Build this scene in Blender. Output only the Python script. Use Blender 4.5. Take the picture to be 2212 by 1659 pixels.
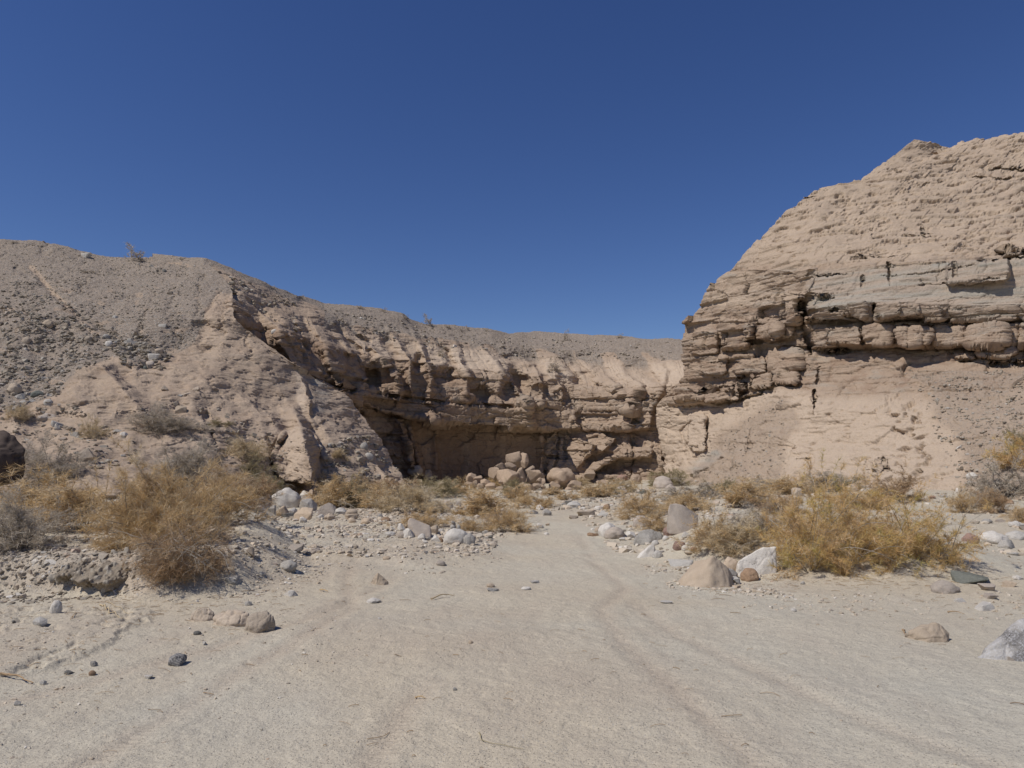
import bpy, math, random, time
import numpy as np
from mathutils import Vector
T0 = time.time()
for o in list(bpy.data.objects):
    bpy.data.objects.remove(o)
SC = bpy.context.scene
COL = SC.collection
R_ = math.radians

# ---------------------------------------------------------------- camera, sky, sun, exposure
FV = 1534.0                 # focal length in units of a 2212 x 1659 picture
CXV, CYV = 1106.0, 829.5
EYE = 1.6
PITCH = math.atan((977.0 - CYV) / FV)
cam_data = bpy.data.cameras.new("camera")
cam = bpy.data.objects.new("camera", cam_data)
COL.objects.link(cam)
cam_data.sensor_fit = 'HORIZONTAL'
cam_data.sensor_width = 17.3
cam_data.lens = 17.3 * FV / 2212.0
cam_data.clip_start = 0.05
cam_data.clip_end = 3000
cam.location = (0, 0, EYE)
cam.rotation_euler = (math.pi / 2 + PITCH, 0, 0)
SC.camera = cam

SUN_EL = R_(53)
SUN_AZ = R_(-119)            # compass angle from +Y, clockwise: sun stands to the left, behind the camera's shoulder
world = bpy.data.worlds.new("World")
SC.world = world
world.use_nodes = True
wn = world.node_tree
wn.nodes.clear()
w_out = wn.nodes.new('ShaderNodeOutputWorld')
w_bg = wn.nodes.new('ShaderNodeBackground')
w_sky = wn.nodes.new('ShaderNodeTexSky')
w_sky.sky_type = 'NISHITA'
w_sky.sun_disc = False
w_sky.sun_elevation = SUN_EL
w_sky.sun_rotation = SUN_AZ
w_sky.altitude = 1200
w_sky.air_density = 1.0
w_sky.dust_density = 0.0
w_sky.ozone_density = 3.0
w_hs = wn.nodes.new('ShaderNodeHueSaturation')
w_hs.inputs['Hue'].default_value = 0.516
w_hs.inputs['Saturation'].default_value = 1.2
w_hs.inputs['Value'].default_value = 0.90
w_bg.inputs['Strength'].default_value = 0.088
wn.links.new(w_sky.outputs[0], w_hs.inputs['Color'])
wn.links.new(w_hs.outputs[0], w_bg.inputs['Color'])
wn.links.new(w_bg.outputs[0], w_out.inputs['Surface'])

sd = bpy.data.lights.new("sun", 'SUN')
sd.energy = 3.6
sd.angle = R_(0.53)
sd.color = (1.0, 0.955, 0.90)
sun = bpy.data.objects.new("sun", sd)
COL.objects.link(sun)
sdir = Vector((math.sin(SUN_AZ) * math.cos(SUN_EL), math.cos(SUN_AZ) * math.cos(SUN_EL), math.sin(SUN_EL)))
sun.rotation_euler = sdir.to_track_quat('Z', 'Y').to_euler()
sun.location = (-20, -10, 40)
SC.view_settings.view_transform = 'Standard'
SC.view_settings.look = 'None'
SC.view_settings.exposure = 0.0
SC.view_settings.gamma = 1.0
SC.view_settings.use_curve_mapping = False
SC.render.engine = 'CYCLES'
SC.cycles.max_bounces = 5
SC.cycles.diffuse_bounces = 3

# ---------------------------------------------------------------- helpers
def unproject(vx, vy, d):
    a = (np.asarray(vx, float) - CXV) / FV
    b = (CYV - np.asarray(vy, float)) / FV
    c, s = math.cos(PITCH), math.sin(PITCH)
    yy = c - b * s
    k = d / yy
    return a * k, yy * k, EYE + (s + b * c) * k

def ss(a, b, x):
    t = np.clip((x - a) / (b - a), 0, 1)
    return t * t * (3 - 2 * t)

def h32(a, b, c, seed):
    M = np.uint32
    h = (a.astype(np.int64) & 0xffffffff).astype(M) * M(0x8da6b343)
    h ^= (b.astype(np.int64) & 0xffffffff).astype(M) * M(0xd8163841)
    h ^= (c.astype(np.int64) & 0xffffffff).astype(M) * M(0xcb1ab31f)
    h ^= M((seed * 0x9e3779b1 + 0x7f4a7c15) & 0xffffffff)
    h ^= h >> M(16); h *= M(0x7feb352d); h ^= h >> M(15); h *= M(0x846ca68b); h ^= h >> M(16)
    return h

def rnd(a, b, c, seed):
    return h32(a, b, c, seed).astype(np.float64) / 4294967296.0

GR = np.array([(1,1,0),(-1,1,0),(1,-1,0),(-1,-1,0),(1,0,1),(-1,0,1),(1,0,-1),(-1,0,-1),
               (0,1,1),(0,-1,1),(0,1,-1),(0,-1,-1),(1,1,0),(-1,1,0),(0,-1,1),(0,-1,-1)], float)

def perlin(x, y, z, seed=0):
    x = np.asarray(x, float); y = np.asarray(y, float) + x * 0; z = np.asarray(z, float) + x * 0
    xi = np.floor(x); yi = np.floor(y); zi = np.floor(z)
    fx, fy, fz = x - xi, y - yi, z - zi
    xi = xi.astype(np.int64); yi = yi.astype(np.int64); zi = zi.astype(np.int64)
    u = fx**3 * (fx * (fx * 6 - 15) + 10); v = fy**3 * (fy * (fy * 6 - 15) + 10); w = fz**3 * (fz * (fz * 6 - 15) + 10)
    res = 0
    for dx in (0, 1):
        for dy in (0, 1):
            for dz in (0, 1):
                g = GR[(h32(xi + dx, yi + dy, zi + dz, seed) & np.uint32(15)).astype(int)]
                dot = g[..., 0] * (fx - dx) + g[..., 1] * (fy - dy) + g[..., 2] * (fz - dz)
                res = res + dot * (u if dx else 1 - u) * (v if dy else 1 - v) * (w if dz else 1 - w)
    return res

def fbm(x, y, z, oct=4, seed=0, gain=0.5, lac=2.03, ridged=False):
    r = 0; a = 1.0; f = 1.0; n = 0
    for i in range(oct):
        p = perlin(x * f + 13.7 * i, y * f + 7.1 * i, z * f - 3.3 * i, seed + i * 17)
        if ridged: p = 0.5 - 2 * np.abs(p)
        r = r + a * p; n += a; a *= gain; f *= lac
    return r / n

def voronoi(x, y, z, seed=0, jit=0.9):
    """F1, F2, random id of the nearest cell and offset vector to it"""
    x = np.asarray(x, float); y = np.asarray(y, float); z = np.asarray(z, float)
    xi = np.floor(x).astype(np.int64); yi = np.floor(y).astype(np.int64); zi = np.floor(z).astype(np.int64)
    f1 = np.full(x.shape, 9.0); f2 = np.full(x.shape, 9.0)
    cid = np.zeros(x.shape); ox = np.zeros(x.shape); oy = np.zeros(x.shape); oz = np.zeros(x.shape)
    for dx in (-1, 0, 1):
        for dy in (-1, 0, 1):
            for dz in (-1, 0, 1):
                a, b, c = xi + dx, yi + dy, zi + dz
                px = a + 0.5 + jit * (rnd(a, b, c, seed) - .5) - x
                py = b + 0.5 + jit * (rnd(a, b, c, seed + 1) - .5) - y
                pz = c + 0.5 + jit * (rnd(a, b, c, seed + 2) - .5) - z
                d = np.sqrt(px * px + py * py + pz * pz)
                n = d < f1
                f2 = np.where(n, f1, np.minimum(f2, d))
                f1 = np.where(n, d, f1)
                cid = np.where(n, rnd(a, b, c, seed + 3), cid)
                ox = np.where(n, px, ox); oy = np.where(n, py, oy); oz = np.where(n, pz, oz)
    return f1, f2, cid, ox, oy, oz

def facets(x, y, z, seed, tilt=0.5, step=0.5):
    """broken rock: every cell is its own tilted plane"""
    f1, f2, cid, ox, oy, oz = voronoi(x, y, z, seed)
    i = np.floor(cid * 65536).astype(np.int64)
    n1 = rnd(i, i, i, 5) - .5; n2 = rnd(i, i, i, 6) - .5; n3 = rnd(i, i, i, 7) - .5
    return tilt * 2 * (n1 * ox + n2 * oy + n3 * oz) + step * (cid - .5), f2 - f1, cid

def partition(t, h, seed, row=None, jit=0.7):
    """split a line in cells of uneven length: index, fraction inside, distance to the nearest end"""
    if row is None: row = np.zeros(t.shape, np.int64)
    z0 = np.zeros(t.shape, np.int64)
    k = np.floor(t / h).astype(np.int64)
    b = lambda i: (i + jit * (rnd(i, row, z0, seed) - .5) + .0) * h
    k = np.where(t < b(k), k - 1, k); k = np.where(t >= b(k + 1), k + 1, k)
    lo, hi = b(k), b(k + 1)
    fr = (t - lo) / np.maximum(hi - lo, 1e-6)
    return k, fr, np.minimum(t - lo, hi - t)

def masonry(s, z, seed, h, L):
    """bedded rock broken in blocks: offset of each block, groove depth at its edges, undercut below each bed"""
    k, fz, ez = partition(z, h, seed)
    j, fs, es = partition(s + rnd(k, k * 0, k * 0, seed + 9) * L, L, seed + 1, k)
    off = rnd(k, j, k * 0, seed + 2) - .5
    bed = rnd(k, k * 0, k * 0, seed + 3) - .5
    keep = rnd(k, j, k * 0, seed + 4)
    joint = np.exp(-es / (0.018 * L + .015)) * (keep > .3)
    under = np.exp(-fz / 0.10) * ss(0.25, .7, rnd(k, j * 0, k * 0, seed + 5))
    return off, bed, joint, under, fz

def poly_sd(px, py, poly):
    """signed distance to a polygon, positive inside"""
    P = np.array(poly, float)
    d = np.full(px.shape, 1e9); ins = np.zeros(px.shape, bool)
    for i in range(len(P)):
        a, b = P[i], P[(i + 1) % len(P)]
        ex, ey = b - a
        wx, wy = px - a[0], py - a[1]
        t = np.clip((wx * ex + wy * ey) / (ex * ex + ey * ey + 1e-12), 0, 1)
        d = np.minimum(d, np.hypot(wx - ex * t, wy - ey * t))
        c = ((a[1] > py) != (b[1] > py)) & (px < (b[0] - a[0]) * (py - a[1]) / (b[1] - a[1] + 1e-12) + a[0])
        ins ^= c
    return np.where(ins, d, -d)

def line_d(px, py, pts):
    """distance to a polyline, plus signed side"""
    P = np.array(pts, float)
    d = np.full(px.shape, 1e9); tt = np.zeros(px.shape)
    for i in range(len(P) - 1):
        a, b = P[i][:2], P[i + 1][:2]
        ex, ey = b - a
        wx, wy = px - a[0], py - a[1]
        t = np.clip((wx * ex + wy * ey) / (ex * ex + ey * ey + 1e-12), 0, 1)
        dd = np.hypot(wx - ex * t, wy - ey * t)
        n = dd < d
        tt = np.where(n, (i + t) / (len(P) - 1), tt)
        d = np.minimum(d, dd)
    return d, tt

def mesh_from(name, verts, faces, mat, attrs=None, smooth=True, tris=False):
    me = bpy.data.meshes.new(name)
    verts = np.ascontiguousarray(verts, np.float32); faces = np.ascontiguousarray(faces, np.int32)
    k = faces.shape[1]
    me.vertices.add(len(verts)); me.vertices.foreach_set('co', verts.ravel())
    me.loops.add(faces.size); me.loops.foreach_set('vertex_index', faces.ravel())
    me.polygons.add(len(faces)); me.polygons.foreach_set('loop_start', np.arange(0, faces.size, k, dtype=np.int32))
    me.polygons.foreach_set('use_smooth', np.full(len(faces), smooth))
    me.update(calc_edges=True)
    for n, a in (attrs or {}).items():
        at = me.attributes.new(n, 'FLOAT', 'POINT')
        at.data.foreach_set('value', np.ascontiguousarray(a, np.float32).ravel())
    if mat: me.materials.append(mat)
    return me

def obj(name, me, parent=None, loc=(0, 0, 0), **props):
    o = bpy.data.objects.new(name, me)
    COL.objects.link(o)
    o.location = loc
    if parent: o.parent = parent
    for k, v in props.items(): o[k] = v
    return o

def grid_faces(nv, nu):
    i = np.arange(nv * nu).reshape(nv, nu)
    return np.stack([i[:-1, :-1], i[1:, :-1], i[1:, 1:], i[:-1, 1:]], -1).reshape(-1, 4)

def grid_normals(X, Y, Z):
    P = np.stack([X, Y, Z], -1)
    du = np.gradient(P, axis=1); dv = np.gradient(P, axis=0)
    n = np.cross(dv, du)
    n /= np.linalg.norm(n, axis=-1, keepdims=True) + 1e-9
    flip = (n[..., 0] * X + n[..., 1] * Y + n[..., 2] * (Z - EYE)) > 0
    n[flip] *= -1
    return n

def loft(rows, counts, nu, um=((0, 1), (0, 1))):
    """rows: each a list of (x, y, d) sorted in x, in picture units with real distance; returns vx, vy, d and the row coordinate"""
    u = np.interp(np.linspace(0, 1, nu), *um)
    R = []
    for r in rows:
        r = np.array(r, float)
        x = r[0, 0] + u * (r[-1, 0] - r[0, 0])
        R.append((x, np.interp(x, r[:, 0], r[:, 1]), np.interp(x, r[:, 0], r[:, 2])))
    VX, VY, D, RC = [], [], [], []
    for i, n in enumerate(counts):
        last = i == len(counts) - 1
        for t in np.linspace(0, 1, n, endpoint=last):
            a, b = R[i], R[i + 1]
            VX.append(a[0] * (1 - t) + b[0] * t); VY.append(a[1] * (1 - t) + b[1] * t); D.append(a[2] * (1 - t) + b[2] * t)
            RC.append(np.full(nu, i + t))
    return map(np.array, (VX, VY, D, RC))

# ---------------------------------------------------------------- material helpers
class NT:
    def __init__(self, name):
        self.m = bpy.data.materials.new(name); self.m.use_nodes = True
        self.t = self.m.node_tree; self.t.nodes.clear()
        self.out = self.t.nodes.new('ShaderNodeOutputMaterial')
        self.b = self.t.nodes.new('ShaderNodeBsdfPrincipled')
        self.b.inputs['Roughness'].default_value = 0.95
        self.b.inputs['Specular IOR Level'].default_value = 0.15
        self.t.links.new(self.b.outputs[0], self.out.inputs[0])
        self.tc = self.t.nodes.new('ShaderNodeTexCoord')
        self.co = self.tc.outputs['Object']
    def link(self, a, b): self.t.links.new(a, b)
    def node(self, ty, **k):
        n = self.t.nodes.new(ty)
        for a, v in k.items(): setattr(n, a, v)
        return n
    def put(self, sock, v):
        if hasattr(v, 'is_linked') or isinstance(v, bpy.types.NodeSocket): self.link(v, sock)
        else: sock.default_value = v
    def mapping(self, scale=(1, 1, 1), rot=(0, 0, 0), loc=(0, 0, 0), co=None):
        n = self.node('ShaderNodeMapping')
        n.inputs['Scale'].default_value = scale; n.inputs['Rotation'].default_value = rot; n.inputs['Location'].default_value = loc
        self.link(co or self.co, n.inputs[0]); return n.outputs[0]
    def noise(self, scale, detail=4, rough=0.6, co=None, dist=0.0, col=False):
        n = self.node('ShaderNodeTexNoise')
        n.inputs['Scale'].default_value = scale; n.inputs['Detail'].default_value = detail
        n.inputs['Roughness'].default_value = rough; n.inputs['Distortion'].default_value = dist
        self.link(co or self.co, n.inputs['Vector']); return n.outputs['Color' if col else 'Fac']
    def voro(self, scale, feat='F1', co=None, out='Distance'):
        n = self.node('ShaderNodeTexVoronoi', feature=feat)
        n.inputs['Scale'].default_value = scale
        self.link(co or self.co, n.inputs['Vector']); return n.outputs[out]
    def ramp(self, f, pts):
        n = self.node('ShaderNodeValToRGB')
        e = n.color_ramp.elements
        while len(e) < len(pts): e.new(0.5)
        for q, (p, c) in zip(e, pts):
            q.position = p; q.color = c if len(c) == 4 else (*c, 1)
        self.put(n.inputs[0], f); return n.outputs[0]
    def step(self, f, a, b, lo=0.0, hi=1.0):
        n = self.node('ShaderNodeMapRange', interpolation_type='SMOOTHSTEP')
        n.inputs[1].default_value = a; n.inputs[2].default_value = b; n.inputs[3].default_value = lo; n.inputs[4].default_value = hi
        self.put(n.inputs[0], f); return n.outputs[0]
    def mix(self, f, a, b, mode='MIX'):
        n = self.node('ShaderNodeMix', data_type='RGBA', blend_type=mode)
        self.put(n.inputs[0], f)
        self.put(n.inputs[6], a if not isinstance(a, tuple) else (*a[:3], 1)); self.put(n.inputs[7], b if not isinstance(b, tuple) else (*b[:3], 1))
        return n.outputs[2]
    def math(self, op, a, b=0.0, clamp=False):
        n = self.node('ShaderNodeMath', operation=op, use_clamp=clamp)
        self.put(n.inputs[0], a); self.put(n.inputs[1], b); return n.outputs[0]
    def attr(self, name):
        return self.node('ShaderNodeAttribute', attribute_name=name).outputs['Fac']
    def bump(self, h, dist, strength=1.0, prev=None):
        n = self.node('ShaderNodeBump')
        n.inputs['Strength'].default_value = strength; n.inputs['Distance'].default_value = dist
        self.put(n.inputs['Height'], h)
        if prev is not None: self.link(prev, n.inputs['Normal'])
        return n.outputs[0]
    def done(self, col, nrm=None, rough=None):
        self.put(self.b.inputs['Base Color'], col)
        if nrm is not None: self.link(nrm, self.b.inputs['Normal'])
        if rough is not None: self.put(self.b.inputs['Roughness'], rough)
        return self.m
# ---------------------------------------------------------------- terrain materials
def mat_earth():
    """cliffs and hills: tan sandstone, brown varnish, grey gravel, grey-green beds; masks are geology, painted per vertex"""
    n = NT('sandstone')
    big = n.noise(0.22, 4, .6)
    mid = n.noise(1.6, 5, .65, dist=.4)
    fine = n.noise(14, 4, .7)
    beds = n.noise(1.0, 5, .6, co=n.mapping((.25, .25, 3.2)))
    col = n.ramp(big, [(.3, (.395, .30, .215)), (.55, (.44, .338, .245)), (.75, (.495, .388, .284))])
    col = n.mix(n.step(mid, .35, .7, 0, .55), col, (.33, .245, .178))
    col = n.mix(n.step(beds, .52, .72, 0, .35), col, (.36, .305, .25))
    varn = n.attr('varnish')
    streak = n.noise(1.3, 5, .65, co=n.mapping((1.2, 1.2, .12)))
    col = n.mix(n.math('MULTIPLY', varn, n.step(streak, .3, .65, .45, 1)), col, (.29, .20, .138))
    grey = n.attr('grey')
    col = n.mix(n.math('MULTIPLY', grey, n.step(beds, .3, .7, .6, 1)), col, n.mix(n.step(beds, .4, .62), (.385, .315, .25), (.35, .32, .265)))
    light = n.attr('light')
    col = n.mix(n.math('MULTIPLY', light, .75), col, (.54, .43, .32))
    # gravel cover
    g = n.attr('gravel')
    v = n.voro(13, out='Color'); vd = n.voro(13)
    v2 = n.voro(5.0, out='Color'); vd2 = n.voro(5.0)
    sep = n.node('ShaderNodeSeparateColor'); n.link(v, sep.inputs[0])
    sep2 = n.node('ShaderNodeSeparateColor'); n.link(v2, sep2.inputs[0])
    stone = n.ramp(sep.outputs[0], [(0, (.17, .15, .13)), (.35, (.25, .222, .188)), (.7, (.315, .28, .235)), (.9, (.39, .36, .315)), (1, (.50, .48, .44))])
    soil = n.mix(n.step(fine, .35, .65), (.26, .213, .168), (.35, .283, .22))
    pres = n.math('MULTIPLY', n.step(vd, .34, .42, 1, 0), n.step(n.math('ADD', sep.outputs[1], n.math('MULTIPLY', mid, .5)), .5, .6))
    gc = n.mix(pres, soil, stone)
    gm = n.step(n.math('ADD', g, n.math('MULTIPLY', n.math('SUBTRACT', fine, .5), .9)), .3, .62)
    col = n.mix(gm, col, gc)
    col = n.mix(.55, col, n.ramp(fine, [(.25, (.72, .70, .68)), (.5, (1, 1, 1)), (.8, (1.22, 1.2, 1.18))]), 'MULTIPLY')
    h = n.math('ADD', n.math('MULTIPLY', mid, .10), n.math('MULTIPLY', fine, .28))
    h = n.math('ADD', h, n.math('MULTIPLY', n.noise(3.5, 5, .7, co=n.mapping((1, 1, 4.5))), .40))
    nb = n.bump(h, .12, .8)
    nb = n.bump(n.math('MULTIPLY', n.step(vd, .1, .45, 1, 0), gm), .03, .7, nb)
    nb = n.bump(n.noise(45, 3, .7), .02, .6, nb)
    return n.done(col, nb)

def mat_sand():
    n = NT('sand')
    big = n.noise(.35, 3, .55, dist=.5)
    mid = n.noise(2.2, 4, .6, co=n.mapping((1, .5, 1)))
    fine = n.noise(60, 3, .75)
    grain = n.noise(210, 2, .8)
    col = n.ramp(big, [(.3, (.54, .495, .392)), (.5, (.55, .482, .366)), (.7, (.53, .45, .33))])
    col = n.mix(n.step(mid, .45, .75, 0, .5), col, (.49, .41, .315))
    wet = n.attr('brown'); col = n.mix(n.math('MULTIPLY', wet, .8), col, (.45, .36, .27))
    pale = n.attr('grey'); col = n.mix(n.math('MULTIPLY', pale, .8), col, (.52, .488, .40))
    col = n.mix(.55, col, n.ramp(grain, [(.25, (.52, .50, .48)), (.5, (1, 1, 1)), (.75, (1.5, 1.5, 1.5))]), 'MULTIPLY')
    col = n.mix(.45, col, n.ramp(fine, [(.3, (.66, .65, .64)), (.55, (1, 1, 1)), (.75, (1.25, 1.25, 1.25))]), 'MULTIPLY')
    # coarse grains and grit
    vc = n.voro(95, out='Color'); vd = n.voro(95)
    sp = n.node('ShaderNodeSeparateColor'); n.link(vc, sp.inputs[0])
    grit = n.math('MULTIPLY', n.step(vd, .3, .42, 1, 0), n.step(sp.outputs[1], .72, .78))
    col = n.mix(n.math('MULTIPLY', grit, .8), col, n.ramp(sp.outputs[0], [(0, (.15, .13, .11)), (.5, (.30, .26, .21)), (1, (.62, .6, .56))]))
    g = n.attr('gravel')
    v3 = n.voro(28, out='Color'); v3d = n.voro(28)
    s3 = n.node('ShaderNodeSeparateColor'); n.link(v3, s3.inputs[0])
    gm = n.math('MULTIPLY', g, n.math('MULTIPLY', n.step(v3d, .3, .42, 1, 0), n.step(s3.outputs[1], .35, .45)))
    col = n.mix(gm, col, n.ramp(s3.outputs[0], [(0, (.18, .165, .15)), (.4, (.29, .25, .21)), (.8, (.38, .34, .29)), (1, (.55, .53, .5))]))
    h = n.math('ADD', n.math('MULTIPLY', grain, .35), n.math('MULTIPLY', fine, .6))
    nb = n.bump(n.noise(7, 4, .65), .05, .55)
    nb = n.bump(h, .012, .9, nb)
    nb = n.bump(n.math('MAXIMUM', grit, gm), .012, .8, nb)
    return n.done(col, nb)

MAT_EARTH = mat_earth()
MAT_SAND = mat_sand()

# ---------------------------------------------------------------- ground (wash floor, terraces, mounds)
TERRACE = [(-60, 8.9), (-7.5, 8.75), (-6.2, 8.55), (-5.4, 8.35), (-4.55, 8.25), (-4.15, 8.35), (-3.45, 8.7), (-3.35, 9.6), (-3.75, 11), (-4.5, 13),
           (-5.9, 16), (-7.2, 20), (-8.2, 26), (-9.5, 36), (-60, 60)]
BAR = [(-5.2, 14.2), (-3.2, 11.0), (-1.4, 10.3), (-.4, 10.8), (-.25, 12.4), (-.9, 14.5), (-1.3, 17.5), (-3.3, 19), (-6, 20)]
TRACKS = [   # wheel tracks in plan
    [(-2.9, 2.0), (-2.2, 3.9), (-2.05, 5.0), (-1.75, 6.4), (-1.65, 7.5), (-2.05, 9.0), (-2.4, 11.2)],
    [(-4.2, 3.6), (-3.0, 5.1), (-2.35, 6.2), (-1.9, 7.0), (-1.6, 8.4), (-1.5, 10.0)],
    [(-.9, 2.0), (-.72, 4.0), (-.60, 5.2)],
    [(1.5, 2.2), (1.15, 4.4), (.95, 6.0), (.9, 7.4), (1.35, 8.6), (1.2, 10.5), (1.3, 15)],
    [(3.2, 2.6), (2.1, 4.4), (1.45, 6.4), (1.25, 8.4)],
]
def gauss(X, Y, cx, cy, sx, sy, rot=0):
    c, s = math.cos(rot), math.sin(rot)
    u = ((X - cx) * c + (Y - cy) * s) / sx; v = (-(X - cx) * s + (Y - cy) * c) / sy
    return np.exp(-.5 * (u * u + v * v))

def ground_h(X, Y, full=False):
    n1 = fbm(X * .25, Y * .25, 0, 3, 3); n2 = fbm(X * 1.3, Y * 1.3, 0, 4, 8); n3 = fbm(X * 6, Y * 6, 0, 3, 21)
    z = .10 * n1 + .035 * n2 + .008 * n3
    sdt = poly_sd(X + .35 * n2 + .1 * n3, Y + .3 * n1, TERRACE)
    steep = ss(-3.9, -4.5, X) * ss(10, 9, Y)
    w0 = .75 * (1 - steep) + .28 * steep
    ter = ss(-w0, w0 * .35, sdt)
    z = z + ter * (.40 + .16 * np.clip((Y - 9) / 10, 0, 1.2) + .35 * n2 * .25) + ter * .05 * n3
    sdb = poly_sd(X + .4 * n2, Y + .5 * n2, BAR)
    bar = ss(-.4, .5, sdb)
    z = z + bar * .07 * (1 + n2)
    # mound under the big golden bush, sand drift beside it
    m = np.maximum(gauss(X, Y, 4.9, 10.9, 1.55, 1.15), .85 * gauss(X, Y, 3.5, 11.4, 1.0, 1.0))
    z = z + .42 * ss(.12, 1, m) * (1 + .25 * n2) + .03 * n3 * m
    z = z + .22 * gauss(X, Y, 3.9, 14.5, 1.6, 1.6) + .30 * gauss(X, Y, 8, 20, 3, 4)
    z = z - .42 * ss(26, 41, Y) * ss(-14, -9, X) * ss(9, 3, X)
    # ground climbs towards the right cliff and the left hill
    z = z + .09 * np.clip(X - 9.5, 0, 30) * ss(12, 22, Y) + .12 * np.clip(-X - 9, 0, 20) * ss(9, 20, Y)
    # cross-bar of silt ledge at lower left
    led = poly_sd(X + .25 * n2 + .15 * n3, Y + .25 * n2, [(-9, 4.9), (-3.85, 5.0), (-3.45, 5.35), (-3.3, 6.2), (-3.6, 7.4), (-9, 7.9)])
    leds = ss(-.03, .03, led + .04 * n3)
    z = z + .03 * leds * ss(-.15, .15, n1 + n3)
    trk = np.zeros(X.shape)
    for T in TRACKS:
        d, t = line_d(X + .05 * n2, Y, T)
        e = ss(.0, .12, t) * ss(1, .85, t) * ss(-.3, .1, n1 + n2 + .25)
        trk = np.maximum(trk, e * np.exp(-(d / .10) ** 2))
        z = z - e * .008 * np.exp(-(d / .07) ** 2) + e * .004 * np.exp(-((d - .16) / .06) ** 2)
        z = z + e * .0025 * np.exp(-(d / .08) ** 2) * np.sin(Y * 2 * math.pi / .055 + d * 20)
    n4 = fbm(X * 2.6 + 5, Y * 3.2, 0, 4, 31); z = z - .006 * ss(.12, .2, n4) * ss(-.1, .2, n1 + n2)
    if not full: return z
    return z, ter, bar, m, trk, leds, n1, n2, n3

def build_ground():
    vy = np.concatenate([np.linspace(1850, 1290, 560), np.linspace(1289, 1100, 260), np.linspace(1099, 1022, 150)])
    yd = EYE * FV / (vy - 977.0)
    back = np.array([-120, -60, -25, -10, -4, -1, .6, 1.5, 2.2])
    far = np.array([58, 64, 72, 85, 110, 160, 240, 400])
    ys = np.concatenate([back, yd, far])
    uu = np.linspace(-.86, .86, 1150)
    uo = np.array([.9, 1, 1.2, 1.6, 2.4, 4, 8])
    uu = np.concatenate([-uo[::-1], uu, uo])
    W = np.maximum(np.abs(ys), 2.6)
    Y = np.repeat(ys[:, None], len(uu), 1)
    X = W[:, None] * uu[None, :]
    Z, ter, bar, m, trk, leds, n1, n2, n3 = ground_h(X, Y, True)
    brown = np.clip(trk * .5 + leds * .35 * ss(-.3, .3, n2) + ss(.1, .4, n1) * .3, 0, 1) * ss(40, 20, Y)
    tf = ss(.02, .3, ter) * ss(-3.3, -4.1, X) * ss(9.6, 8.7, Y)
    brown = np.clip(brown + .9 * tf, 0, 1)
    grey = np.clip(ss(0, 3.5, X) * ss(9, 5, Y) * .6 + ss(.0, -.3, n1) * .4, 0, 1) * (1 - leds)
    gravel = np.clip(tf + bar * .9 + ter * .55 + ss(.05, .3, n2) * .35 * ss(-1.6, -3.5, X) + .25 * ss(12, 18, Y), 0, 1)
    me = mesh_from('ground', np.stack([X, Y, Z], -1).reshape(-1, 3), grid_faces(*X.shape), MAT_SAND,
                   dict(brown=brown, grey=grey, gravel=gravel))
    return obj('ground', me, kind='structure')

def close_sheet(X, Y, Z, back, drop):
    """carry the top edge back from the skyline so that the landform has a far side"""
    rows = []
    for k, (b, dz) in enumerate(zip(back, drop)):
        rows.append((X[0] * (1 + b / np.maximum(Y[0], 1)), Y[0] + b, Z[0] + dz))
    rows = rows[::-1]
    X = np.vstack([[r[0] for r in rows], X] if False else [np.array([r[0] for r in rows]), X])
    Y = np.vstack([np.array([r[1] for r in rows]), Y]); Z = np.vstack([np.array([r[2] for r in rows]), Z])
    return X, Y, Z, len(rows)

def padrows(a, n): return np.vstack([np.repeat(a[:1], n, 0), a])
def sideback(X, Y, Z, side, offs):
    """extra columns carrying a side edge backwards, hidden behind the edge"""
    c = 0 if side < 0 else -1
    cols = [np.stack([X[:, c] + dx, Y[:, c] + dy, Z[:, c] + dz], 0) for dx, dy, dz in offs]
    if side < 0: cols = cols[::-1]
    A = np.stack(cols, -1)   # 3, nv, k
    cat = (lambda M, E: np.hstack([E, M])) if side < 0 else (lambda M, E: np.hstack([M, E]))
    return cat(X, A[0]), cat(Y, A[1]), cat(Z, A[2]), len(offs)
def padcols(a, n, side):
    return np.hstack([np.repeat(a[:, :1], n, 1), a]) if side < 0 else np.hstack([a, np.repeat(a[:, -1:], n, 1)])

def ridge(vx, vy, pts, wl, wr):
    """spur running down the face: pts (y, x, A); gentle on its left (sunny) flank, steep on its right"""
    p = np.array(pts, float)
    xr = np.interp(vy, p[:, 0], p[:, 1]); A = np.interp(vy, p[:, 0], p[:, 2], left=0, right=p[-1, 2])
    r = vx - xr
    return A * np.where(r < 0, np.exp(r / wl), 1 - ss(0, 1, r / wr))

def undercut(vx, vy, pts, depth, h, fade=12, rag=None):
    """shadowed slot under a ledge: pts (x, y)"""
    p = np.array(pts, float)
    yl = np.interp(vx, p[:, 0], p[:, 1])
    if rag is not None: yl = yl + rag
    e = ss(p[0, 0] - fade, p[0, 0], vx) * ss(p[-1, 0] + fade, p[-1, 0], vx) * (.35 + .65 * ss(-.25, .2, fbm(vx / 22, vy / 22, 3, 3, 78)))
    depth *= .5; h *= .7
    dy = vy - yl
    return e * depth * np.where(dy > 0, np.exp(-(dy / h) ** 2), 0)

def block(vx, vy, cx, cy, hw, hh, out, rot=0, p=7):
    c, s = math.cos(rot), math.sin(rot)
    u = ((vx - cx) * c + (vy - cy) * s) / hw; v = (-(vx - cx) * s + (vy - cy) * c) / hh
    r = (np.abs(u) ** p + np.abs(v) ** p) ** (1 / p)
    return out * ss(1.03, .95, r)

def crack(vx, vy, pts, w, depth):
    d, t = line_d(vx + 3 * fbm(vx / 9, vy / 9, 1, 3, 77), vy, pts); depth *= .62; w *= .7
    return depth * np.exp(-(d / w) ** 2) * ss(0, .12, t) * ss(1, .88, t)

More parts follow.
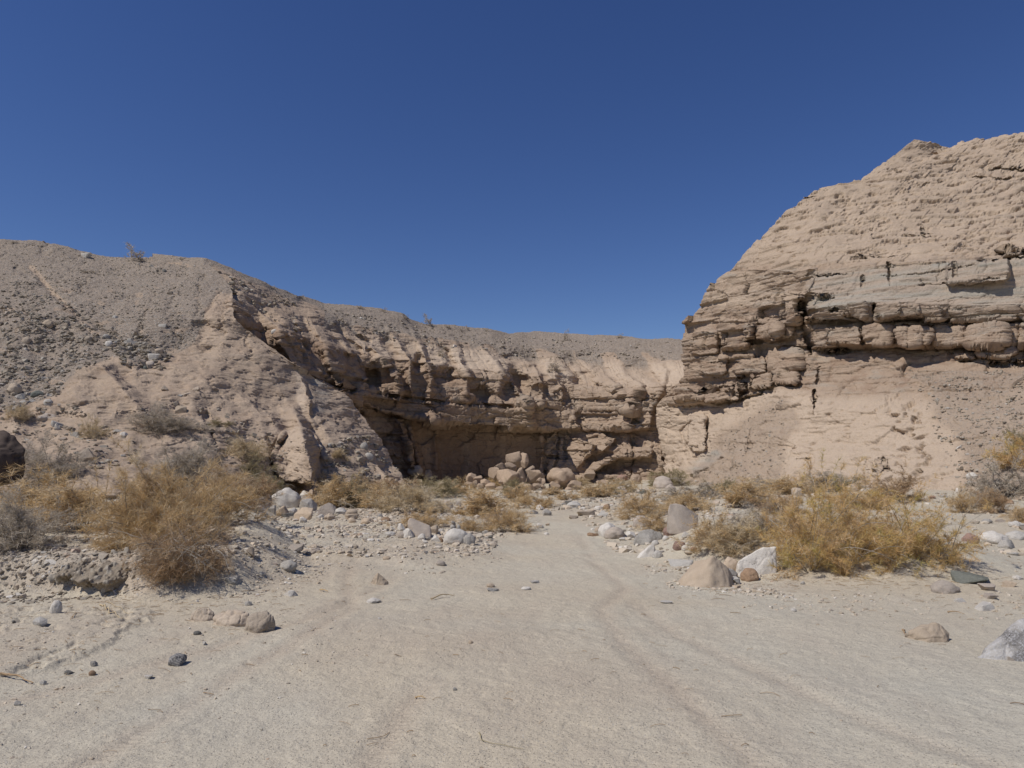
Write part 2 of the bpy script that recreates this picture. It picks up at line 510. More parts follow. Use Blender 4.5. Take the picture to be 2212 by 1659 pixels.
def finish(name, VX, VY, D, disp, attrs, left=None, right=None, back=(6, 20, 45), drop=(-.3, -1.5, -6), soft=None):
    X, Y, Z = unproject(VX, VY, D)
    N = grid_normals(X, Y, Z)
    N[..., 2] *= .35
    N /= np.linalg.norm(N, axis=-1, keepdims=True)
    d = disp(X, Y, Z, N)
    X = X + N[..., 0] * d; Y = Y + N[..., 1] * d; Z = Z + N[..., 2] * d
    X, Y, Z, k = close_sheet(X, Y, Z, back, drop)
    attrs = {n: padrows(a, k) for n, a in attrs.items()}
    for side, offs in ((-1, left), (1, right)):
        if offs:
            X, Y, Z, k = sideback(X, Y, Z, side, offs)
            attrs = {n: padcols(a, k, side) for n, a in attrs.items()}
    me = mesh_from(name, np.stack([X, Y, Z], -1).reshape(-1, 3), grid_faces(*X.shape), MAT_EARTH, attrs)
    return obj(name, me, kind='structure')

# ---------------------------------------------------------------- left hill
def build_left():
    rows = [
        [(-700, 470, 36), (-300, 500, 38), (0, 517, 39), (60, 519, 39.5), (120, 528, 40), (170, 541, 40), (215, 551, 40), (300, 556, 40), (360, 556, 40), (440, 560, 39)],
        [(-700, 560, 31), (0, 600, 34), (250, 610, 35), (420, 612, 35.5), (500, 615, 36)],
        [(-700, 660, 26), (0, 690, 29.5), (250, 690, 30.5), (505, 690, 31.5)],
        [(-700, 740, 23), (0, 770, 26.5), (250, 775, 27.5), (450, 740, 30), (560, 742, 31), (640, 790, 31.5)],
        [(-700, 860, 19.5), (0, 870, 23), (250, 870, 24), (450, 830, 27), (600, 830, 29.5), (740, 850, 33)],
        [(-700, 940, 17.5), (0, 940, 20.5), (250, 945, 21.5), (450, 930, 23.8), (620, 925, 28), (700, 925, 29), (805, 930, 33)],
        [(-700, 1010, 15), (0, 1010, 17.8), (250, 1015, 18.6), (450, 1000, 21.2), (620, 990, 26.5), (700, 990, 26.5), (850, 1000, 32)],
        [(-700, 1070, 13.5), (0, 1070, 15.8), (250, 1070, 16.6), (450, 1065, 19.6), (620, 1060, 25), (700, 1060, 25), (885, 1050, 30)],
        [(-700, 1150, 12.5), (0, 1150, 14.6), (450, 1140, 18.5), (620, 1130, 24), (700, 1130, 24), (895, 1120, 29)],
    ]
    VX, VY, D, RC = loft(rows, [85, 110, 75, 75, 85, 70, 55, 30], 600, ((0, .12, 1), (0, .46, 1)))
    un = np.linspace(0, 1, VX.shape[1])[None, :]
    VX = VX + 16 * ss(.93, 1, un) * fbm(VY / 26, RC * 0, RC * 0 + 4, 4, 55) * ss(.4, 1.2, RC)
    wx = VX + 12 * fbm(VX / 60, VY / 60, 0, 3, 5); wy = VY + 8 * fbm(VX / 40, VY / 40, 3, 3, 9)
    D = D - 1.1 * (fbm(VX / 130, VY / 90, 0, 3, 57)) * ss(1.2, 2.5, RC)
    # spur A with its shaded right flank, buttress rock, cone spur at left, small rills
    D = D - ridge(wx, wy, [(860, 612, 0), (880, 626, .6), (905, 642, 1.8), (950, 655, 2.8), (1000, 668, 3.2), (1060, 672, 3.2)], 60, 24)
    D = D - ridge(wx, wy, [(775, 212, .0), (795, 216, 1.3), (840, 262, 1.2), (890, 300, .6), (930, 330, 0)], 75, 40)
    D = D - ridge(wx, wy, [(800, 640, 0), (830, 660, .5), (880, 668, .8), (905, 672, .2), (930, 680, 0)], 22, 7)
    D = D - ridge(wx, wy, [(880, 700, 0), (920, 740, .6), (980, 795, 1.6), (1050, 850, 2.2)], 60, 22)
    D = D - ridge(wx, wy, [(930, 560, 0), (960, 575, .6), (1060, 590, 1.2)], 26, 8) * .8
    D = D - ridge(wx, wy, [(840, 500, 0), (870, 540, 1.0), (900, 590, 1.2), (940, 600, .6), (1000, 560, 0)], 110, 26)
    D = D - 1.0 * block(wx, wy, 640, 985, 46, 62, 1, .12, 3) * (.9 + .2 * fbm(VX / 14, VY / 14, 1, 3, 4))
    D = D + crack(wx, wy, [(50, 560), (120, 640), (220, 710), (300, 765), (340, 785)], 13, .55) + crack(wx, wy, [(30, 575), (70, 600)], 8, .4)
    D = D + crack(wx, wy, [(440, 885), (455, 930), (470, 975)], 7, .5) + crack(wx, wy, [(620, 930), (600, 990), (560, 1040)], 8, .35)
    poly = [(-900, 300), (900, 300), (640, 620), (520, 640), (470, 640), (443, 700), (430, 744), (363, 779), (300, 790), (242, 776), (183, 800), (148, 830), (129, 857), (60, 880), (-60, 900), (-900, 1000)]
    gsd = poly_sd(VX + 10 * fbm(VX / 30, VY / 30, 2, 3, 12), VY, poly)
    gravel = ss(-8, 22, gsd)
    gravel = np.maximum(gravel, .55 * ss(12, 40, VY - 930) * ss(330, 60, VX) * ss(-.2, .15, fbm(VX / 50, VY / 20, 2, 3, 31)))
    gravel = np.maximum(gravel, .5 * ss(.0, .3, fbm(VX / 70, VY / 30, 5, 3, 33)) * ss(690, 710, VX) * ss(960, 1000, VY))
    gravel = np.maximum(gravel, ss(26, 8, line_d(VX, VY, [(650, 830), (690, 850), (720, 880)])[0]) * .35)
    gravel = gravel * (1 - .85 * np.exp(-(line_d(VX + 5 * fbm(VX / 12, VY / 12, 2, 2, 3), VY, [(66, 575), (100, 615), (172, 690), (205, 720)])[0] / 7) ** 2)) * (1 - .6 * ss(.12, .3, fbm(VX / 40, VY / 22, 8, 3, 36)) * ss(560, 640, VY))
    greyb = ss(24, 4, line_d(VX, VY, [(690, 825), (700, 850), (690, 880)])[0]) * .9
    lightm = ss(14, 3, line_d(VX, VY, [(650, 800), (652, 880)])[0]) + ss(30, 5, line_d(VX, VY, [(640, 950), (630, 1020)])[0]) * .6
    lightm = np.clip(lightm, 0, 1)
    bedm = (1 - gravel)
    def disp(X, Y, Z, N):
        n0 = fbm(X * .35, Y * .35, Z * .35, 4, 41)
        n1 = fbm(X * 1.4, Y * 1.4, Z * 1.8, 5, 43, gain=.55)
        n2 = fbm(X * 7, Y * 7, Z * 7, 3, 47)
        f, e, cid = facets(X * 1.3, Y * 1.3, Z * 2.2, 51, .55, .5)
        k, fz, ez = partition(Z + .10 * X + .25 * n0, .34, 7)
        under = np.exp(-fz / .2) * ss(.05, .3, fbm(X * .8, Y * .8, Z * 2, 3, 61) + .1)
        d = .30 * n0 + .07 * n1 + .02 * n2
        rough = ss(-.02, .25, fbm(X * .3, Y * .3, Z * .5, 3, 63))
        m1, m2_, m3_, m4_, _ = masonry(X + .4 * n1, Z + .15 * X + .10 * n1, 68, .20, 1.3)
        d = d + bedm * (.03 * f + .05 * m1 - .04 * m4_ + rough * (.08 * f - .10 * under + .05 * n1)) - .05 * ss(.15, .28, fbm(X * 2.2, Y * 2.2, Z * 5, 3, 65)) * bedm
        edge = ss(620, 700, VX) * 0 + 1
        g1, g2, gid, *_ = voronoi(X * 5.5, Y * 5.5, Z * 5.5, 71)
        d = d + gravel * .07 * np.clip(.45 - g1, 0, 1) * 2.2 * (gid > .45)
        rill = np.abs(perlin(X * .9 + Z * .5 + .6 * n1, Z * .12, 0, 77))
        d = d - .10 * np.exp(-(rill / .08) ** 2) * ss(2.0, 4.5, Z) * ss(0, .25, n0 + .1)
        return d
    return finish('hill_left', VX, VY, D, disp, dict(gravel=gravel, grey=greyb, light=np.clip(lightm + .22 * (1 - gravel), 0, 1), varnish=(.04 + .35 * ss(0, .3, fbm(VX / 90, VY / 40, 7, 3, 91))) * bedm * (1 - lightm)),
                  right=[(-.3, .5, -.4), (-.9, 1.6, -1.6), (-2.2, 4, -4.5), (-3, 6, -12)])

# ---------------------------------------------------------------- back cliff
def build_back():
    rows = [
        [(330, 548, 40), (440, 557, 39.3), (500, 580, 40), (570, 608, 41.5), (640, 639, 44), (655, 640, 46), (700, 655, 47), (760, 660, 48), (820, 665, 49), (870, 676, 49.5), (885, 688, 50), (920, 699, 51), (1000, 706, 53),
         (1060, 710, 54), (1100, 722, 55), (1160, 716, 58), (1200, 718, 58), (1260, 722, 57), (1400, 732, 55), (1600, 735, 53)],
        [(330, 590, 37.5), (500, 615, 36.6), (570, 650, 38.5), (640, 672, 41), (760, 700, 44.5), (880, 722, 46.5), (1000, 738, 49), (1150, 752, 51), (1260, 758, 51), (1400, 764, 50), (1600, 765, 48)],
        [(330, 640, 35.5), (500, 655, 34.6), (560, 700, 37), (640, 722, 38.5), (760, 758, 42), (860, 776, 44), (940, 788, 45), (1080, 803, 47), (1240, 822, 48.2), (1400, 836, 45.0), (1480, 832, 43.6), (1600, 800, 43)],
        [(330, 740, 35), (470, 745, 35.4), (640, 800, 38), (770, 843, 41.6), (860, 853, 43.2), (1000, 868, 45), (1140, 875, 46), (1240, 883, 47.4), (1420, 886, 43.8), (1600, 880, 42)],
        [(330, 744, 35.2), (470, 749, 35.6), (640, 803, 38.4), (770, 846, 42.4), (860, 857, 44.0), (1000, 872, 45.8), (1140, 879, 46.7), (1240, 888, 48.0), (1420, 890, 44.3), (1600, 884, 42.2)],
        [(330, 750, 35), (470, 755, 35.3), (640, 808, 37.8), (770, 851, 41.4), (860, 862, 42.9), (1000, 878, 44.6), (1140, 885, 45.8), (1240, 893, 47.3), (1420, 895, 43.7), (1600, 889, 42)],
        [(330, 800, 35), (470, 800, 35.4), (640, 850, 38), (770, 872, 41.4), (860, 894, 42.9), (930, 906, 43.6), (1000, 915, 44.5), (1160, 925, 46.4), (1240, 927, 47.0), (1420, 925, 43.5), (1600, 915, 41.8)],
        [(330, 804, 35.5), (470, 804, 36), (640, 854, 38.8), (770, 876, 42.2), (860, 898, 44.4), (930, 911, 46.0), (1000, 920, 47.2), (1150, 930, 48.0), (1185, 931, 47.8), (1240, 931, 47.2), (1420, 929, 43.7), (1600, 919, 42)],
        [(330, 1060, 36), (470, 1060, 36.4), (640, 1060, 38.8), (770, 1060, 41.5), (860, 1060, 44.0), (930, 1060, 46.4), (1000, 1060, 47.6), (1160, 1060, 48.0), (1185, 1060, 46.6), (1240, 1060, 45.0), (1420, 1060, 42.2), (1600, 1060, 39)],
        [(330, 1110, 36), (470, 1110, 36.4), (640, 1110, 38.8), (860, 1110, 44.0), (1000, 1110, 47.6), (1160, 1110, 48.0), (1240, 1110, 44), (1420, 1110, 43), (1600, 1110, 39)],
    ]
    VX, VY, D, RC = loft(rows, [50, 75, 75, 8, 10, 50, 12, 150, 10], 980)
    wx = VX + 7 * fbm(VX / 40, VY / 40, 0, 3, 105); wy = VY + 5 * fbm(VX / 30, VY / 30, 3, 3, 109)
    top = ss(.35, .8, RC) * ss(2.5, 1.7, RC)            # fluted aprons above the rim
    cl = ss(1.85, 2.15, RC)                             # vertical rock
    low = ss(6.9, 7.3, RC)
    # long spurs on the left part, dark gullies on their right
    for pts, wl, wr in [
        ([(645, 520, 0), (660, 545, .8), (700, 590, 1.3), (740, 640, .8), (790, 700, .3)], 22, 12),
        ([(660, 588, .0), (680, 598, 1.6), (700, 602, 3.4), (740, 604, 4.6), (800, 640, 4.6), (860, 700, 3.6), (900, 720, .8)], 34, 76),
        ([(625, 498, .0), (648, 500, 1.6), (690, 500, 2.4), (730, 530, 1.6), (760, 570, .4)], 30, 60),
        ([(650, 655, 0), (690, 672, 1.0), (730, 690, 2.2), (790, 712, 3.2), (850, 745, 3.2), (885, 780, 1.0), (900, 800, 0)], 24, 56),
        ([(668, 700, 0), (710, 728, .8), (750, 748, 1.3), (800, 765, .9), (840, 800, .3)], 20, 12),
        ([(700, 760, 0), (740, 795, .9), (790, 838, 1.8), (815, 862, 2.6), (850, 862, 2.2), (872, 862, .3)], 30, 13),
        ([(700, 830, 0), (745, 865, .8), (780, 885, 1.4), (845, 888, 1.0), (860, 888, 0)], 16, 10),
        ([(690, 880, 0), (740, 905, .7), (790, 925, 1.4), (820, 930, 1.2), (868, 930, .7), (880, 930, 0)], 22, 12),
        ([(700, 960, 0), (760, 990, .6), (800, 1006, 1.2), (860, 1010, .9), (872, 1010, 0)], 24, 12),
        ([(720, 1010, 0), (770, 1060, .6), (800, 1080, 1.3), (835, 1112, 2.6), (872, 1140, 2.4), (926, 1146, 1.8), (935, 1150, 0)], 34, 12),
        ([(735, 1100, 0), (790, 1150, .6), (815, 1168, 1.0), (880, 1170, .8), (884, 1170, 0)], 30, 10),
        ([(800, 1195, 0), (830, 1212, 1.0), (862, 1216, .9), (885, 1222, .1)], 24, 10),
        ([(885, 1236, 0), (893, 1238, .6), (925, 1247, 1.2), (934, 1250, 0)], 26, 10),
        ([(800, 1300, 0), (830, 1325, .9), (850, 1345, .7), (880, 1350, .1)], 34, 10),
        ([(880, 1372, .8), (925, 1356, .8), (934, 1350, .0)], 22, 10),
        ([(790, 1340, 0), (835, 1382, 1.3), (845, 1380, 1.4), (885, 1362, .8), (890, 1360, 0)], 26, 12),
        ([(760, 1400, .0), (800, 1440, .5), (850, 1425, 1.0), (885, 1405, .8), (925, 1400, .8), (935, 1400, .0)], 26, 12),
        ([(930, 1165, .0), (945, 1168, .9), (1050, 1172, 1.2)], 8, 6),
        ([(935, 1215, 0), (960, 1280, 1.5), (985, 1272, 1.2), (1010, 1245, .4), (1040, 1240, 0)], 38, 12),
        ([(930, 1290, 0), (950, 1325, .9), (975, 1300, .8), (990, 1280, 0)], 24, 10),
        ([(955, 1345, 0), (985, 1350, .5), (1000, 1352, 0)], 34, 10),
        ([(960, 1395, 0), (985, 1425, 1.2), (1010, 1440, 1.8), (1045, 1450, 1.6), (1060, 1452, 1.6)], 26, 12),
        # pinnacles in front of the overhang
        ([(895, 845, 0), (905, 858, 1.2), (960, 880, 1.8), (1050, 900, 1.6)], 16, 9),
        ([(905, 875, 0), (925, 884, 1.2), (1000, 905, 1.6), (1060, 920, 1.5)], 12, 8),
        ([(898, 900, 0), (905, 938, 1.4), (960, 940, 1.2), (1060, 945, .9)], 30, 10),
    ]:
        D = D - ridge(wx, wy, pts, wl, wr) * .85
    # diagonal fallen slab and the shaded recess under it
    slab = line_d(wx, wy, [(1250, 1040), (1290, 1005), (1330, 985), (1400, 978)])[0]
    D = D - 1.1 * ss(13, 6, slab)
    D = D + .45 * ss(14, 5, line_d(wx, wy, [(1310, 1012), (1345, 1003), (1395, 1000)])[0]) 
    D = D + 1.6 * ss(16, 5, line_d(wx, wy, [(1085, 838), (1100, 815), (1120, 840), (1125, 865)])[0]) * 0
    # scooped alcoves in the upper band
    for (ax, ay, aw, ah, ad) in [(965, 805, 24, 17, 1.1), (1112, 832, 26, 34, 1.9), (905, 780, 12, 18, .8), (1040, 850, 22, 16, .8), (1262, 822, 26, 16, .7), (800, 815, 14, 22, .9), (1180, 810, 26, 22, -.7), (1160, 845, 20, 14, .6)]:
        D = D + ad * np.exp(-(((wx - ax) / aw) ** 2 + ((wy - ay) / ah) ** 2) ** 2)
    for c in ([(1210, 935), (1205, 980), (1190, 1040)], [(1222, 940), (1218, 1000)], [(1365, 935), (1368, 1000), (1362, 1030)], [(1180, 985), (1215, 990)]):
        D = D + crack(wx, wy, c, 3.0, .6)
    xp = VX - .62 * (VY - 750) + 26 * fbm(VX / 70, VY / 60, 9, 4, 115)
    fl = np.abs(perlin(xp / 42, VY / 260, 0.5, 120)) ; fl = np.exp(-(fl / .17) ** 2)
    fl2 = np.exp(-(np.abs(perlin(xp / 15, VY / 160, 4.5, 121)) / .12) ** 2)
    D = D + top * ss(.9, 1.5, RC) * (.75 * fl * (.4 + .6 * ss(-.2, .2, fbm(VX / 60, VY / 30, 7, 2, 122))) + .08 * fl2)
    gravel = np.clip(ss(1.28, .9, RC + .5 * fbm(VX / 40, VY / 30, 0, 3, 131)) + ss(1.9, 1.0, RC) * ss(.3, .9, fl) * .9, 0, 1)
    gravel = np.where(VX < 700, np.clip(ss(.55, .2, RC + .4 * fbm(VX / 40, VY / 30, 0, 3, 131)) * .75 + .3 * fl * top, 0, 1), gravel)
    ah, ae, acid = facets(VX / 40, VY / 16, VX * 0, 141, 0, 1)
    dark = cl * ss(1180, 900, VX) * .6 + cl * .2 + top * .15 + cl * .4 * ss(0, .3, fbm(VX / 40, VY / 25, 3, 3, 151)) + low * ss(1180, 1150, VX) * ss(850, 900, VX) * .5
    grey = cl * ss(16, 5, np.abs(RC - 4) * 20) * .5 * ss(-.1, .2, fbm(VX / 30, VY / 10, 0, 3, 155)) + np.where((RC > 2.6) & (RC < 3.4), .4, 0) * ss(.0, .25, fbm(VX / 30, VY / 30, 7, 2, 157))
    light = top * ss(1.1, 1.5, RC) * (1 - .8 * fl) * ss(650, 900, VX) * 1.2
    def disp(X, Y, Z, N):
        s = X * .9 + Y * .3
        n0 = fbm(X * .35, Y * .35, Z * .35, 4, 141)
        n1 = fbm(X * 1.3, Y * 1.3, Z * 1.6, 5, 143, gain=.55)
        n2 = fbm(X * 6, Y * 6, Z * 7, 3, 147)
        f, e, cid = facets(X * .55 + .3 * n1, Y * .55, Z * .7, 151, .8, .8)
        f2, e2, cid2 = facets(X * 1.7, Y * 1.7, Z * 2.3, 152, .6, .5)
        off, bed, joint, under, fz = masonry(s + .3 * n1, Z + .05 * X + .12 * n1, 160, .62, 2.6)
        off3, bed3, j3, u3, _ = masonry(s, Z + .05 * n1, 165, .17, 1.0)
        smoothwall = low * ss(1175, 1150, VX) * ss(870, 900, VX)
        k = cl * (1 - .8 * smoothwall)
        d = .30 * n0 * (1 - cl * .5) + (.09 + .02 * k) * n1 + .03 * n2
        d = d + k * (.27 * f + .16 * f2 - .08 * np.exp(-e / .04) + .42 * off + .26 * bed - .15 * under - .10 * joint)
        d = d + (1 - smoothwall) * (1 - gravel) * (.06 * off3 - .05 * u3)
        d = d + smoothwall * (.16 * fbm(X * .9, Y * .9, Z * .1, 3, 171) + .10 * f2 + .12 * f) 
        g1, g2, gid, *_ = voronoi(X * 4.5, Y * 4.5, Z * 4.5, 171)
        d = d + gravel * .06 * np.clip(.45 - g1, 0, 1) * 2.2 * (gid > .5)
        d = d - top * .07 * ss(.1, .35, fbm(X * 1.1, Y * 1.1, Z * 3, 3, 181))
        return d
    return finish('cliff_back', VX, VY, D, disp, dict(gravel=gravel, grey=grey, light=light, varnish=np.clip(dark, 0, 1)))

# ---------------------------------------------------------------- right cliff
def build_right():
    rows = [
        [(1975, 301, 42), (2010, 305, 42), (2060, 319, 42.5), (2085, 306, 42), (2110, 299, 41.5), (2150, 297, 41), (2212, 288, 40), (2400, 262, 38), (2900, 300, 30)],
        [(1852, 395, 40.5), (1880, 385, 40), (1975, 360, 39.5), (2060, 365, 39), (2212, 360, 37.5), (2900, 380, 28)],
        [(1772, 406, 40), (1800, 405, 39.6), (1850, 420, 38.5), (1975, 430, 37), (2212, 430, 35), (2900, 460, 25.5)],
        [(1702, 452, 39), (1800, 475, 37), (1975, 490, 35), (2212, 490, 32.5), (2900, 520, 23.5)],
        [(1628, 524, 38.8), (1740, 535, 35.6), (1900, 535, 33.2), (2212, 520, 30.5), (2900, 540, 21.8)],
        [(1575, 580, 39), (1640, 582, 37), (1730, 585, 34.2), (1745, 580, 33.6), (1900, 570, 31.8), (2100, 558, 29.8), (2212, 550, 28.8), (2900, 560, 20.5)],
        [(1545, 602, 39.8), (1640, 630, 37), (1728, 635, 34.6), (1740, 630, 33.2), (1900, 640, 31.2), (2100, 640, 29.2), (2212, 632, 28.2), (2900, 640, 20)],
        [(1512, 655, 40.2), (1640, 660, 36.8), (1728, 668, 34.4), (1740, 668, 32.8), (1820, 655, 31.6), (1900, 652, 30.8), (2100, 660, 28.9), (2212, 655, 27.9), (2900, 660, 19.8)],
        [(1476, 697, 41.0), (1640, 690, 36.8), (1728, 695, 34.4), (1742, 693, 33.0), (1900, 688, 30.9), (2100, 690, 29.0), (2212, 688, 28.0), (2900, 690, 19.8)],
        [(1474, 701, 41.2), (1640, 695, 36.9), (1728, 701, 34.6), (1742, 699, 33.8), (1900, 694, 31.7), (2100, 696, 29.8), (2212, 694, 28.8), (2900, 696, 20.6)],
        [(1473, 710, 41.2), (1640, 705, 36.8), (1728, 711, 34.4), (1742, 709, 33.3), (1900, 705, 31.2), (2100, 706, 29.3), (2212, 704, 28.2), (2900, 706, 20)],
        [(1470, 745, 41.2), (1640, 745, 36.8), (1740, 748, 33.6), (1770, 752, 32.7), (1900, 745, 31.0), (2100, 746, 29.0), (2212, 745, 28.0), (2900, 746, 19.8)],
        [(1471, 750, 41.3), (1640, 750, 37.0), (1740, 754, 34.0), (1770, 757, 33.4), (1900, 751, 31.7), (2100, 752, 29.7), (2212, 751, 28.8), (2900, 752, 20.4)],
        [(1474, 780, 41.2), (1640, 780, 36.6), (1770, 782, 32.8), (1900, 778, 31.0), (2100, 778, 29.0), (2212, 777, 27.9), (2900, 778, 19.4)],
        [(1478, 812, 41), (1550, 820, 39), (1640, 822, 36.4), (1770, 815, 32.3), (1900, 812, 30.3), (2212, 812, 26.8), (2900, 812, 18.4)],
        [(1425, 868, 42.6), (1480, 873, 41), (1540, 866, 39), (1600, 852, 37), (1690, 835, 34), (1770, 850, 31.4), (1900, 850, 29.4), (2212, 850, 25.6), (2900, 850, 17.4)],
        [(1418, 880, 42.9), (1480, 882, 41.2), (1540, 876, 39.2), (1600, 864, 37), (1690, 860, 33.2), (1770, 880, 30.4), (1900, 890, 28.2), (2212, 890, 24.2), (2900, 890, 16.4)],
        [(1420, 925, 42.8), (1520, 935, 39.0), (1600, 935, 34.8), (1700, 935, 31.2), (1900, 945, 27.2), (2212, 950, 22.6), (2900, 950, 15.4)],
        [(1430, 1000, 41.8), (1520, 990, 37), (1600, 990, 33), (1700, 990, 29.6), (1900, 1000, 25.6), (2212, 1010, 20.8), (2900, 1020, 14.4)],
        [(1440, 1070, 38.5), (1520, 1065, 33.5), (1600, 1060, 30.5), (1700, 1060, 27.6), (1900, 1070, 24.0), (2212, 1090, 18.8), (2900, 1100, 13.4)],
        [(1450, 1120, 37), (1600, 1120, 29.5), (1900, 1120, 23.4), (2212, 1150, 18.2), (2900, 1150, 13.0)],
    ]
    VX, VY, D, RC = loft(rows, [48, 45, 40, 42, 38, 38, 32, 28, 7, 9, 32, 6, 20, 28, 32, 14, 38, 44, 40, 14], 660, ((0, .88, 1), (0, .56, 1)))
    fx, fy = VX, VY
    wx = VX + 6 * fbm(VX / 40, VY / 40, 0, 3, 205); wy = VY + 4 * fbm(VX / 30, VY / 20, 3, 3, 209)
    rag = 3 * perlin(VX / 18, 0, 0, 211) + 2 * perlin(VX / 6, 0, 0, 212)
    top = ss(5.2, 4.4, RC); band = ss(4.9, 5.2, RC) * ss(7.3, 6.9, RC); apron = ss(14.6, 15.8, RC)
    cliff = (1 - top) * (1 - apron)
    # prow between the receding left face and the front face
    D = D - ridge(wx, wy, [(560, 1738, 0), (590, 1742, .5), (640, 1740, .8), (700, 1742, .6), (760, 1752, .3), (800, 1755, 0)], 14, 8) * 0
    D = D + .9 * ss(9, 3, line_d(wx, wy, [(1726, 655), (1733, 690), (1742, 735), (1752, 765)])[0])       # dark cleft
    D = D + 1.0 * ss(8, 3, line_d(wx, wy, [(1888, 660), (1886, 690)])[0])
    # named blocks
    for b in [(1587, 722, 32, 30, .7, .02), (1650, 712, 34, 24, .8, .05), (1712, 665, 20, 34, .8, 0), (1522, 740, 30, 26, .4, 0), (1540, 790, 30, 22, .35, 0),
              (1618, 790, 34, 22, .35, 0), (1566, 834, 40, 10, .7, -.05), (1640, 826, 26, 14, .7, -.15), (1492, 850, 32, 12, .6, .05), (1560, 856, 36, 12, .9, -.08), (1700, 780, 30, 22, .4, 0),
              (1700, 815, 24, 12, .7, .1), (1690, 718, 18, 14, .5, 0), (1822, 726, 40, 20, .5, 0), (1895, 725, 30, 20, .35, 0), (1974, 728, 34, 20, .65, 0), (2050, 726, 34, 18, .3, 0), (2130, 726, 40, 20, .5, 0),
              (1850, 668, 22, 16, .3, 0), (1920, 668, 24, 14, .5, 0), (1965, 672, 22, 13, .45, 0), (2010, 676, 28, 13, .5, 0), (2110, 585, 70, 26, .5, -.06), (2150, 764, 36, 11, .6, 0), (2085, 768, 20, 8, .3, 0)]:
        D = D - block(wx, wy, *b[:4], b[4], b[5])
    for u in [([(1740, 690), (1800, 694), (1880, 692), (1960, 690), (2060, 698), (2150, 694), (2300, 690)], 1.0, 6), ([(1800, 668), (1840, 684), (1885, 688)], .8, 7),
              ([(1762, 755), (1800, 760), (1880, 752), (1930, 748), (2010, 756), (2100, 750), (2300, 752)], 1.0, 5), ([(2080, 780), (2120, 784), (2212, 781), (2400, 780)], .9, 5),
              ([(1630, 652), (1658, 645)], .5, 4), ([(1555, 753), (1618, 747)], .8, 5), ([(1616, 733), (1668, 736)], .8, 5), ([(1550, 817), (1640, 815)], .5, 4),
              ([(1440, 874), (1520, 875)], 1.0, 5), ([(1545, 868), (1600, 862), (1640, 850)], 1.2, 6), ([(1660, 825), (1720, 832)], .7, 5), ([(1530, 783), (1590, 781)], .4, 4),
              ([(1745, 640), (1790, 641)], .6, 4), ([(1990, 614), (2060, 612), (2150, 600)], .5, 4), ([(1745, 594), (1830, 592)], .2, 3), ([(1910, 596), (1990, 590), (2100, 572)], .3, 3),
              ([(1960, 505), (2020, 503)], .2, 3), ([(1890, 372), (1980, 370)], .18, 3), ([(1700, 440), (1760, 424)], .3, 3), ([(1975, 398), (2035, 392)], .2, 3), ([(1840, 552), (1890, 548)], .2, 3),
              ([(1910, 555), (1960, 548)], .2, 3), ([(2120, 560), (2212, 552)], .9, 6), ([(2150, 362), (2212, 366)], .8, 8), ([(2110, 380), (2180, 385)], .5, 5), ([(2170, 540), (2212, 545)], .9, 6),
              ([(1722, 990), (1745, 991)], .25, 3)]:
        D = D + undercut(wx, wy, u[0], u[1], u[2], rag=rag)
    for c in [([(1758, 840), (1760, 872), (1758, 900)], 2.5, 1.1), ([(1770, 790), (1762, 830)], 3, .5), ([(1527, 905), (1529, 938)], 4, 1.8), ([(1918, 560), (1922, 620)], 2.5, .4), ([(1862, 592), (1862, 622)], 2, .3),
              ([(1905, 985), (1903, 1020)], 2, .35), ([(1870, 990), (1880, 1010)], 2, .25),
              ([(1700, 990), (1720, 960), (1760, 975)], 2, .12), ([(1850, 440), (1880, 480), (1890, 520)], 2, .1), ([(1990, 480), (2000, 520)], 2, .15), ([(2060, 560), (2063, 600)], 2.5, .4),
              ([(1620, 920), (1615, 990)], 3, .3), ([(1500, 905), (1470, 930), (1480, 965)], 3.5, .4), ([(1960, 700), (1960, 745)], 3, .6), ([(1858, 705), (1862, 745)], 2.5, .5), ([(2015, 705), (2020, 745)], 3, .6), ([(2085, 705), (2088, 745)], 3, .5)]:
        D = D + crack(wx, wy, *c)
    D = D - block(wx, wy, 1505, 935, 20, 42, .7, .02)                           # pinkish pillar left of the slot
    D = D - ridge(wx, wy, [(900, 1560, 0), (950, 1580, .3), (1050, 1600, .6)], 60, 40)
    talus = ss(-8, 12, poly_sd(wx, wy, [(1700, 850), (1640, 880), (1560, 930), (1520, 980), (1480, 1040), (1470, 1100), (1700, 1100), (1690, 960), (1740, 920)]))
    tal2 = ss(-14, 20, poly_sd(wx, wy, [(1930, 790), (2000, 850), (2010, 900), (2060, 950), (2080, 1000), (2060, 1100), (2900, 1100), (2900, 780)]))
    grn = ss(-6, 6, poly_sd(wx, wy, [(1480, 1015), (1510, 980), (1545, 970), (1560, 985), (1530, 1010), (1500, 1030)]))
    D = D - .5 * grn
    gravel = np.clip(.38 * talus + .42 * tal2 + .3 * top * ss(0, .3, fbm(VX / 60, VY / 30, 0, 3, 221)), 0, 1)
    grey = np.clip(band * ss(1735, 1745, VX + 5 * perlin(VY / 9, 0, 0, 3)) * .6 + grn + .5 * cliff * ss(.1, .3, fbm(VX / 60, VY / 12, 0, 3, 225)) + .35 * ss(5.0, 6.0, RC) * ss(11, 9.4, RC) * ss(1745, 1800, VX), 0, 1)
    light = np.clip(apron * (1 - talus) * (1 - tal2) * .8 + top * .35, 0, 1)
    varn = cliff * (1 - band) * (.35 + .5 * ss(0, .25, fbm(VX / 45, VY / 25, 0, 3, 231)))
